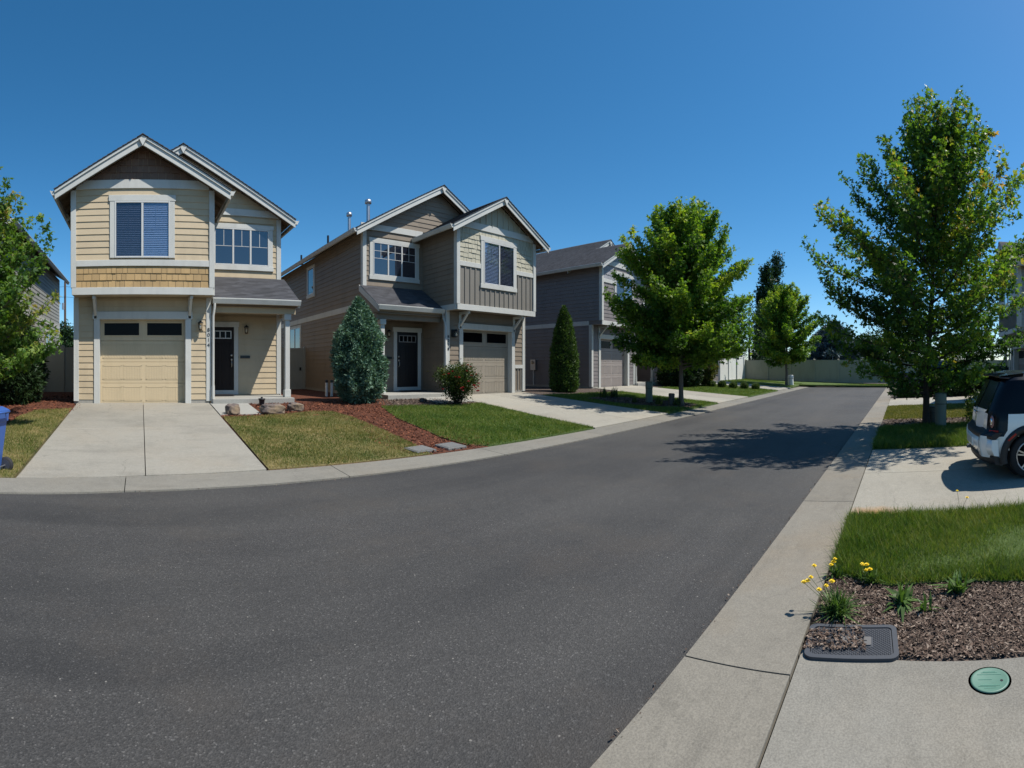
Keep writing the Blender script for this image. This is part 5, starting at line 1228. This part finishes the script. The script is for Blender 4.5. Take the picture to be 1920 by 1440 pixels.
G = 'street trees along the lane'
p = lot(1277, 762)
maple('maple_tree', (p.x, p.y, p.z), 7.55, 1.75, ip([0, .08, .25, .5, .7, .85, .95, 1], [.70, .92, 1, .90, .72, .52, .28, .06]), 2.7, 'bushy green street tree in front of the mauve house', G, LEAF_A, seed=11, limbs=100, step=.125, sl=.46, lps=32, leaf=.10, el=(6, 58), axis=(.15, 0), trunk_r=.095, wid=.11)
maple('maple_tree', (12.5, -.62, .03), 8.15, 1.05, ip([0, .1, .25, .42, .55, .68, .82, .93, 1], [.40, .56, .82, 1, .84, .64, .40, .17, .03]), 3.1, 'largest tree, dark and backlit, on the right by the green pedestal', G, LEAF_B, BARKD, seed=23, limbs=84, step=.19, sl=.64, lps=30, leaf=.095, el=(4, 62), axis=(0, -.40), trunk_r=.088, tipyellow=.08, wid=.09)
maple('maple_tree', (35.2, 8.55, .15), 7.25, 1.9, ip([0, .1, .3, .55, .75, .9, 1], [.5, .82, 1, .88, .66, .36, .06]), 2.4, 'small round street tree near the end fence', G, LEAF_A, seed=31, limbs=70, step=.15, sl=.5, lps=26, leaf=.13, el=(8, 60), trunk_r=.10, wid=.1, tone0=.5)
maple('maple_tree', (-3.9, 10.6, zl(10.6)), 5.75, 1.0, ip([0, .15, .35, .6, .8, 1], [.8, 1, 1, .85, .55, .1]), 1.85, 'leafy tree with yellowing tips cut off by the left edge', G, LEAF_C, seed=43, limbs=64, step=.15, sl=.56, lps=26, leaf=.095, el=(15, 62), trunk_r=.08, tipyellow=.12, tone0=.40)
# trees beyond the end fence
for k, (px, top, r, rm, sd, lb_) in enumerate(((1430, 482, 62, .95, 51, 'slim poplar, left one of the pair beyond the end fence'), (1452, 472, 64, 1.2, 52, 'taller poplar, right one of the pair beyond the end fence'))):
    th = (px - P0) / F; h = HC + (HY - top) * r / F
    tree('poplar_tree', (r * math.sin(th), r * math.cos(th), .3), h, 2.0, ip([0, .2, .6, .85, 1], [.9, 1, .8, .5, .05]), rm, lb_, 'trees beyond the end fence', LEAF_P, BARKD, seed=sd, n_clump=80, n_spray=800, lps=28, leaf=.28, slen=1.5, up=2.4, axis=(.3, -.5), trunk_r=.2, kind='oval', limbs=10, spread=.5)
for k, (px, top, r, rm, sd, lb_) in enumerate(((1405, 560, 58, 3.4, 61, 'dark round tree beyond the fence left of the poplars'), (1625, 625, 52, 2.3, 62, 'low olive tree beyond the end fence right of the spruce'), (1660, 600, 66, 3.5, 63, 'dark tree beyond the fence seen through the large tree'), (1700, 610, 60, 3.0, 64, 'dark tree beyond the fence behind the large tree trunk'), (1345, 560, 70, 4.0, 65, 'dark tree beyond the white fence behind the street tree'), (128, 606, 40, 1.6, 66, 'dark green tree in the gap left of the cream house'), (1815, 590, 64, 3.6, 67, 'dark tree far behind the pickup'))):
    th = (px - P0) / F; h = HC + (HY - top) * r / F
    tree('background_tree', (r * math.sin(th), r * math.cos(th), .3), h, 1.0, ip([0, .3, .6, .85, 1], [.8, 1, .85, .5, .1]), rm, lb_, 'trees beyond the end fence' if px > 500 else None, LEAF_P, BARKD, seed=sd, n_clump=45, n_spray=300, lps=26, leaf=.22, slen=1.0, kind='oval', trunk_r=.18, limbs=8, spread=.4)

def conifer(name, base, H_, prof, label, cat, group, mat, seed, n, size, kind='sprig', flare=.55, bumps=.10, core=True, tiers=0, tip=.5):
    """dense evergreen: short sprigs standing out of a lumpy surface of revolution"""
    rng = np.random.default_rng(seed); t = empty(name, base); tag(t, label, cat, group)
    z = rng.random(int(n * 1.6)); pr = np.array([prof(s) for s in z]); keep = rng.random(len(z)) < (pr / max(pr.max(), 1e-6)) ** .8 + .03; z, pr = z[keep][:n], pr[keep][:n]; n = len(z)
    a = rng.random(n) * 2 * np.pi; sn = np.array([mnoise.noise(Vector((math.cos(q) * 2.2 + seed, math.sin(q) * 2.2, s * H_ * 1.7))) for q, s in zip(a, z)]); s2 = np.array([mnoise.noise(Vector((math.cos(q) * 6 + seed, math.sin(q) * 6, s * H_ * 5))) for q, s in zip(a, z)])
    R_ = pr * (1 + bumps * sn * 1.6 + bumps * .8 * s2 + .05 * rng.normal(size=n)) * np.where(rng.random(n) < .25, .78 + .2 * rng.random(n), 1)
    if tiers: R_ *= .72 + .28 * (1 - (z * tiers % 1.0))
    pos = np.c_[R_ * np.cos(a), R_ * np.sin(a), z * H_]; out = np.c_[np.cos(a), np.sin(a), np.zeros(n)]
    d = out * flare + np.array([0, 0, tip]) + .22 * rng.normal(size=(n, 3)); tone = .42 + .30 * s2 + .22 * sn + .13 * rng.normal(size=n)
    crown_mesh('foliage', pos, d, size, tone, mat, rng, t, kind, -.1)
    MB().tube([(0, 0, -.1), (0, 0, H_ * .6)], [.06, .02], 8).build('trunk', BARKD, t)
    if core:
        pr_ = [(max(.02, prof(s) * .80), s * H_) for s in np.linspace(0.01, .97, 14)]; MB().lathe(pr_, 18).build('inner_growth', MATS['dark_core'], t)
    return t
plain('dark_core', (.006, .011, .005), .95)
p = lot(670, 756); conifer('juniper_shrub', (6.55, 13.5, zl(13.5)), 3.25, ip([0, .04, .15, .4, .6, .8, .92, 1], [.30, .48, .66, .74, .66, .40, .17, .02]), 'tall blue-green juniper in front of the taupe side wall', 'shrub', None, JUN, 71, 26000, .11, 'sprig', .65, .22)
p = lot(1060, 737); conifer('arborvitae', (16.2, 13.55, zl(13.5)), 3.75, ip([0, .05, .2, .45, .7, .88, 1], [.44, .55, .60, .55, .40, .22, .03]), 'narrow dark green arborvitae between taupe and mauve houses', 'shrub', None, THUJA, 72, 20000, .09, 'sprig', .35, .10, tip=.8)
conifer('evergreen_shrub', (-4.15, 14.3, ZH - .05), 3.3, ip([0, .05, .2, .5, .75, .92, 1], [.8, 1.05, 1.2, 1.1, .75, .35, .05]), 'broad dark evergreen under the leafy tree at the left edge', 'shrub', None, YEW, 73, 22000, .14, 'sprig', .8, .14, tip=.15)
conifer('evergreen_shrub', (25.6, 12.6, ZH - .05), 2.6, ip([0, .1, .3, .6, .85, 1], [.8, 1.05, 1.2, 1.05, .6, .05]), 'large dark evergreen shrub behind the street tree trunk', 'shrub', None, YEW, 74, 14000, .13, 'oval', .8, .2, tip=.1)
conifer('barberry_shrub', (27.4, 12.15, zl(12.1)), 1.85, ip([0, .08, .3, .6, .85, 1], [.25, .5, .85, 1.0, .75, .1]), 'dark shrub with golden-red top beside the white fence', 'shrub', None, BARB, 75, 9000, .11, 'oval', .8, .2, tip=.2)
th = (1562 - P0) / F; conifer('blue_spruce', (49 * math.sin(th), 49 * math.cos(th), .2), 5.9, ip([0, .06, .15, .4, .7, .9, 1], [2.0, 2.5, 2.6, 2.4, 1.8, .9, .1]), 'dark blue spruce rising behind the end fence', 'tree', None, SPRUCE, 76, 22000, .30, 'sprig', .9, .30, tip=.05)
for k, (x, y) in enumerate(((27.3, 11.3), (27.6, 10.75), (27.85, 10.1), (28.2, 9.5), (28.6, 8.9))):
    nm = ('leftmost of five clipped box balls, nearest the golden-red shrub', 'second from left of five clipped box balls', 'middle one of five clipped box balls', 'second from right of five clipped box balls', 'rightmost of five clipped box balls, nearest the kerb')[k]
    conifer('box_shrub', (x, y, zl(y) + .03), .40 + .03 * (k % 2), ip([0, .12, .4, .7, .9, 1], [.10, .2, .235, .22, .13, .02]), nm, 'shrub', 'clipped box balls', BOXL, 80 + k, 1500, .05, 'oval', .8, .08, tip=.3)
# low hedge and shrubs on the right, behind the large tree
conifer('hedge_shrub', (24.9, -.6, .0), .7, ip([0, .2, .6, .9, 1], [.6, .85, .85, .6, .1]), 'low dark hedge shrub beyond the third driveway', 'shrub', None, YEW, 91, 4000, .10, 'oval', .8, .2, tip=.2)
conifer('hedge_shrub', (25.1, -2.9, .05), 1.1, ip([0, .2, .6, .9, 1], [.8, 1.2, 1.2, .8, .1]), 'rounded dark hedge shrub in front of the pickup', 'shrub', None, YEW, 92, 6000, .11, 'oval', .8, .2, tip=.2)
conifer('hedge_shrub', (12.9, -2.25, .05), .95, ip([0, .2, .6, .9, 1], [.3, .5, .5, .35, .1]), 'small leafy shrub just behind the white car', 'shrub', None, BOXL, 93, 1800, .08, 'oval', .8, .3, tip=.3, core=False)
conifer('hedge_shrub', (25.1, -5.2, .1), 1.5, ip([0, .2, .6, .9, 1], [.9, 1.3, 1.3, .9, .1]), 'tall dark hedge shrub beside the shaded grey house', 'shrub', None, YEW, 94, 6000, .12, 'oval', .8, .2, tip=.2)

# rose bush
def rose(base):
    rng = np.random.default_rng(5); t = empty('rose_bush', base); tag(t, 'round rose bush with red flowers in front of the taupe garage', 'shrub'); rr = random.Random(5); m = MB(); ends = []
    for k in range(26):
        a = k * 2.4; R_ = .66 * math.sqrt((k + .5) / 26); top = Vector((R_ * math.cos(a), R_ * math.sin(a), 1.12 - .45 * R_ ** 2 + rr.uniform(-.15, .14))); b = Vector((.06 * math.cos(a), .06 * math.sin(a), -.02)); md = b.lerp(top, .55) + Vector((0, 0, .08)); m.tube([b, md, top], [.012, .008, .004], 5, False); ends.append((b, md, top))
    m.build('stems', BARKD, t); n = 9500; e = rng.integers(0, 26, n); u = rng.random(n) ** .6 * .85 + .18; A = np.array([[list(p) for p in q] for q in ends]); B_, M_, T_ = A[e, 0], A[e, 1], A[e, 2]; U = u[:, None]
    pos = (1 - U) ** 2 * B_ + 2 * U * (1 - U) * M_ + U * U * T_ + rng.normal(size=(n, 3)) * .095; d = unit(pos - np.array([0, 0, .3])); sn = np.array([mnoise.noise(Vector(q) * 4) for q in pos])
    crown_mesh('foliage', pos, d, .06, .40 + .35 * sn + .14 * rng.normal(size=n) + .12 * (pos[:, 2] - .6), ROSEL, rng, t, 'oval', .2)
    RED = plain('rose_red', (.42, .012, .03), .5, var=.3, sc=60); PINK = plain('rose_faded', (.45, .06, .06), .6, var=.3, sc=60)
    for k in range(30):
        a = rr.uniform(3.2, 6.2); q = Vector((.66 * math.cos(a), .66 * math.sin(a), rr.uniform(.4, 1.0))) if k > 14 else ends[rr.randrange(26)][2] + Vector((0, -.03, .05))
        if k == 0: q = Vector((.12, -.66, .62))
        if k == 1: q = Vector((-.72, -.2, .52))
        m = MB(); s = .075 if k == 0 else rr.uniform(.04, .06)
        for L_ in range(3):
            for j in range(6):
                b = j * 1.05 + L_ * .5; r0 = s * (.35 + .33 * L_); h = s * (.7 - .25 * L_); c = Vector((math.cos(b), math.sin(b), 0)); w = Vector((-math.sin(b), math.cos(b), 0)) * s * .5
                m.add([q + c * r0 * .3 - w * .4, q + c * r0 * .3 + w * .4, q + c * r0 + w + Z3 * h, q + c * r0 - w + Z3 * h], [(0, 1, 2, 3)])
        m.build('flower', RED if k % 3 != 1 else PINK, t)
    return t
rose((9.30, 12.1, zl(12.1) + .02))

# low perennials round the pedestals and the tree base
def tuft(name, base, h, n, mat, label, cat='plant', group=None, seed=1, wid=.02, spread=.6, kind='blade'):
    rng = np.random.default_rng(seed); t = empty(name, base); tag(t, label, cat, group); a = rng.random(n) * 2 * np.pi; ln = h * (.5 + .7 * rng.random(n)); le = np.abs(rng.normal(0, spread, n)); b = rng.normal(size=(n, 2)) * h * .16
    dirs = np.c_[np.cos(a) * le, np.sin(a) * le, np.ones(n)]; dirs = unit(dirs); s = np.c_[-np.sin(a), np.cos(a), np.zeros(n)] * wid / 2; b0 = np.c_[b, np.full(n, -.01)]; mid = b0 + dirs * ln[:, None] * .55; tipp = b0 + dirs * ln[:, None] + np.c_[np.cos(a), np.sin(a), -np.ones(n) * .6] * (le * ln * .35)[:, None]
    V = np.stack([b0 - s * .6, b0 + s * .6, mid + s, tipp, mid - s], 1).reshape(-1, 3); i = np.arange(n)[:, None] * 5; Fq = np.concatenate([i + np.array([[0, 1, 2, 4]])], 0); Ft = i + np.array([[4, 2, 3]])
    me = bpy.data.meshes.new('leaves'); me.from_pydata([tuple(v) for v in V], [], [tuple(f) for f in Fq] + [tuple(f) for f in Ft]); me.update(); tn = np.clip(.45 + .2 * rng.normal(size=n), 0, 1); face_attr(me, np.r_[tn, tn]); link('leaves', me, mat, t); return t
PER = foliage('perennial', [(0.028, 0.049, 0.017), (0.063, 0.098, 0.031), (0.126, 0.154, 0.056)], .25)
for k, (px, py, h, lb_) in enumerate(((1132, 748, .42, 'spiky green plant on the bark bed left of the tall grey-green pedestal'), (1152, 747, .46, 'fuller green plant next to the spiky one'), (1190, 757, .26, 'low dark plant just left of the tall grey-green pedestal'), (1235, 762, .36, 'straggly dark plant between the two pedestals'), (1270, 763, .34, 'sprouting plant at the foot of the street tree'))):
    p = lot(px, py); tuft('perennial_plant', (p.x, p.y, p.z + .04), h, 60, PER, lb_, 'plant', 'plants round the pedestals', 100 + k, .035, .45)

# dandelion-like weeds in the near bark bed
WEED = foliage('weed_leaf', [(0.035, 0.070, 0.017), (0.077, 0.140, 0.035), (0.154, 0.224, 0.070)], .3); YEL = plain('petal_yellow', (.85, .60, .01), .6, var=.2, sc=90); STEM = plain('weed_stem', (.09, .11, .04), .7)
def weed(base, n, h, heads, label, seed, wid=.011, spread=.7, cat='weed'):
    t = tuft('flowering_weed', base, h, n, WEED, label, cat, 'yellow-flowered weeds in the near bed', seed, wid, spread)
    for k, (dx_, dy_, dz_) in enumerate(heads):
        b = Vector((dx_ * .15, dy_ * .15, .0)); q = Vector((dx_ * .9, dy_ * .9, dz_ * .8)); st = MB().tube([b, b.lerp(q, .5) + Vector((0, 0, .02)), q], [.0022, .0018, .0016], 5, False).build('stem', STEM, t)
        m = MB(); s = .019 * (.85 + .3 * ((k * 37 % 10) / 10)); 
        for L_ in range(3):
            nn = 14 - 3 * L_
            for j in range(nn):
                a = 2 * math.pi * (j + .5 * L_) / nn; r1 = s * (1 - .25 * L_); c = Vector((math.cos(a), math.sin(a), 0)); w = Vector((-math.sin(a), math.cos(a), 0)) * s * .16; zz = .002 + .003 * L_
                m.add([q + c * s * .1 - w * .4 + Z3 * zz, q + c * s * .1 + w * .4 + Z3 * zz, q + c * r1 + w + Z3 * (zz + .003 + .002 * L_), q + c * r1 - w + Z3 * (zz + .003 + .002 * L_)], [(0, 1, 2, 3)])
        m.lathe([(.002, -.008), (.006, -.004), (.007, .002)], 8, q); m.build('flower_head', YEL, t)
    return t
zn = .03
weed((3.14, .42, zn), 260, .17, [(-.02, .08, .23), (.03, .045, .245), (-.03, .13, .2), (.02, .2, .27), (.01, .25, .23), (.0, .22, .25), (.10, .19, .33)], 'largest bushy weed with yellow flowers beside the meter box', 1)
weed((3.62, .24, zn), 70, .13, [(.04, .06, .14), (.05, .03, .14), (.08, .07, .13), (-.02, .03, .12), (.0, .0, .12)], 'weed with yellow flowers at the edge of the near grass', 2)
weed((3.68, .50, zn), 60, .12, [(.05, .02, .15), (.03, .03, .13), (-.01, .045, .12)], 'weed with three yellow flowers right at the kerb corner', 3)
weed((3.30, .0, zn), 34, .16, [], 'flat leafy weed without flowers in the middle of the bark', 4, .03, 1.3)
weed((3.22, -.16, zn), 14, .12, [], 'small yellow-green seedling right of the flat leafy weed', 6, .02, 1.3)
weed((3.46, -.40, zn), 40, .15, [], 'grey-green thistle weed at the front edge of the grass', 5, .025, 1.0)
weed((5.12, -.62, zn + .05), 26, .12, [(.0, .04, .30), (.02, -.08, .20)], 'wispy weed with tiny yellow flowers at the car driveway edge', 7, .006, .5)
# bark chips last: they lie on the meter box and round the weeds
def on_box(P):
    x, y = P[:, 0] - 2.815, P[:, 1] - .29
    return (np.abs(x) < .175) & (np.abs(y) < .265) & ~((y > -.02 + .1 * np.sin(9 * x)) & (x < .11)) 
chips('bark_chips', [(2.74, .56), (3.85, .56), (3.75, -2.3), (2.52, -2.3)], 8500, .026, CHB, 'loose brown bark chips over the near bed', z0f, .034, None, on_box)
chips('bark_chips', [(2.70, .56), (2.9, .56), (2.96, .24), (2.72, .2)], 6500, .025, CHB, 'drift of bark chips lying on the meter box lid', z0f, .052, None, None)
chips('red_chips', [(2.0, 11.4), (2.0, 13.7), (7.6, 13.8), (7.2, 12.3), (7.0, 10.6), (7.2, 8.6), (6.4, 7.3), (4.6, 7.3), (4.4, 8.4), (5.0, 10.4), (4.4, 11.4)], 700, .05, CHR, 'shredded red mulch between the dry and the green lawn', zlf, .045, None, lambda P: (P[:, 0] < 3.1) & (P[:, 1] > 11.95))
chips('red_chips', [(-7, 10.6), (-3.2, 10.6), (-2.2, 12.2), (-1.6, 12.7), (-1.9, 18), (-7, 18)], 250, .06, CHR, 'shredded red mulch left of the cream house', zlf, .04)
chips('bark_chips', TREEBED, 500, .06, CHB, 'bark chips round the street tree and pedestals', zlf, .065)
chips('bark_chips', [(12.4, .5), (14.5, .5), (14.3, -3.5), (12.4, -3.5)], 420, .07, CHB, 'bark chips round the large tree trunk', z0f, .045)
chips('bark_chips', [(7.0, 12.3), (10.2, 11.7), (10.3, 13.4), (7.6, 13.8)], 450, .06, CHB, 'bark chips in the bed by the taupe porch', zlf, .045)
chips('kerb_grit', [(-3, 1.14), (30, 1.14), (30, 1.22), (-3, 1.22)], 420, .022, CHB, 'grit and leaf bits gathered along the right kerb', lambda P: np.zeros(len(P)), .014)
chips('kerb_grit', [(-2, 6.28), (1, 6.36), (6, 6.44), (14, 6.6), (14, 6.68), (6, 6.5), (1, 6.43), (-2, 6.33)], 260, .022, CHB, 'grit and leaf bits gathered along the left kerb', lambda P: np.zeros(len(P)), .014)
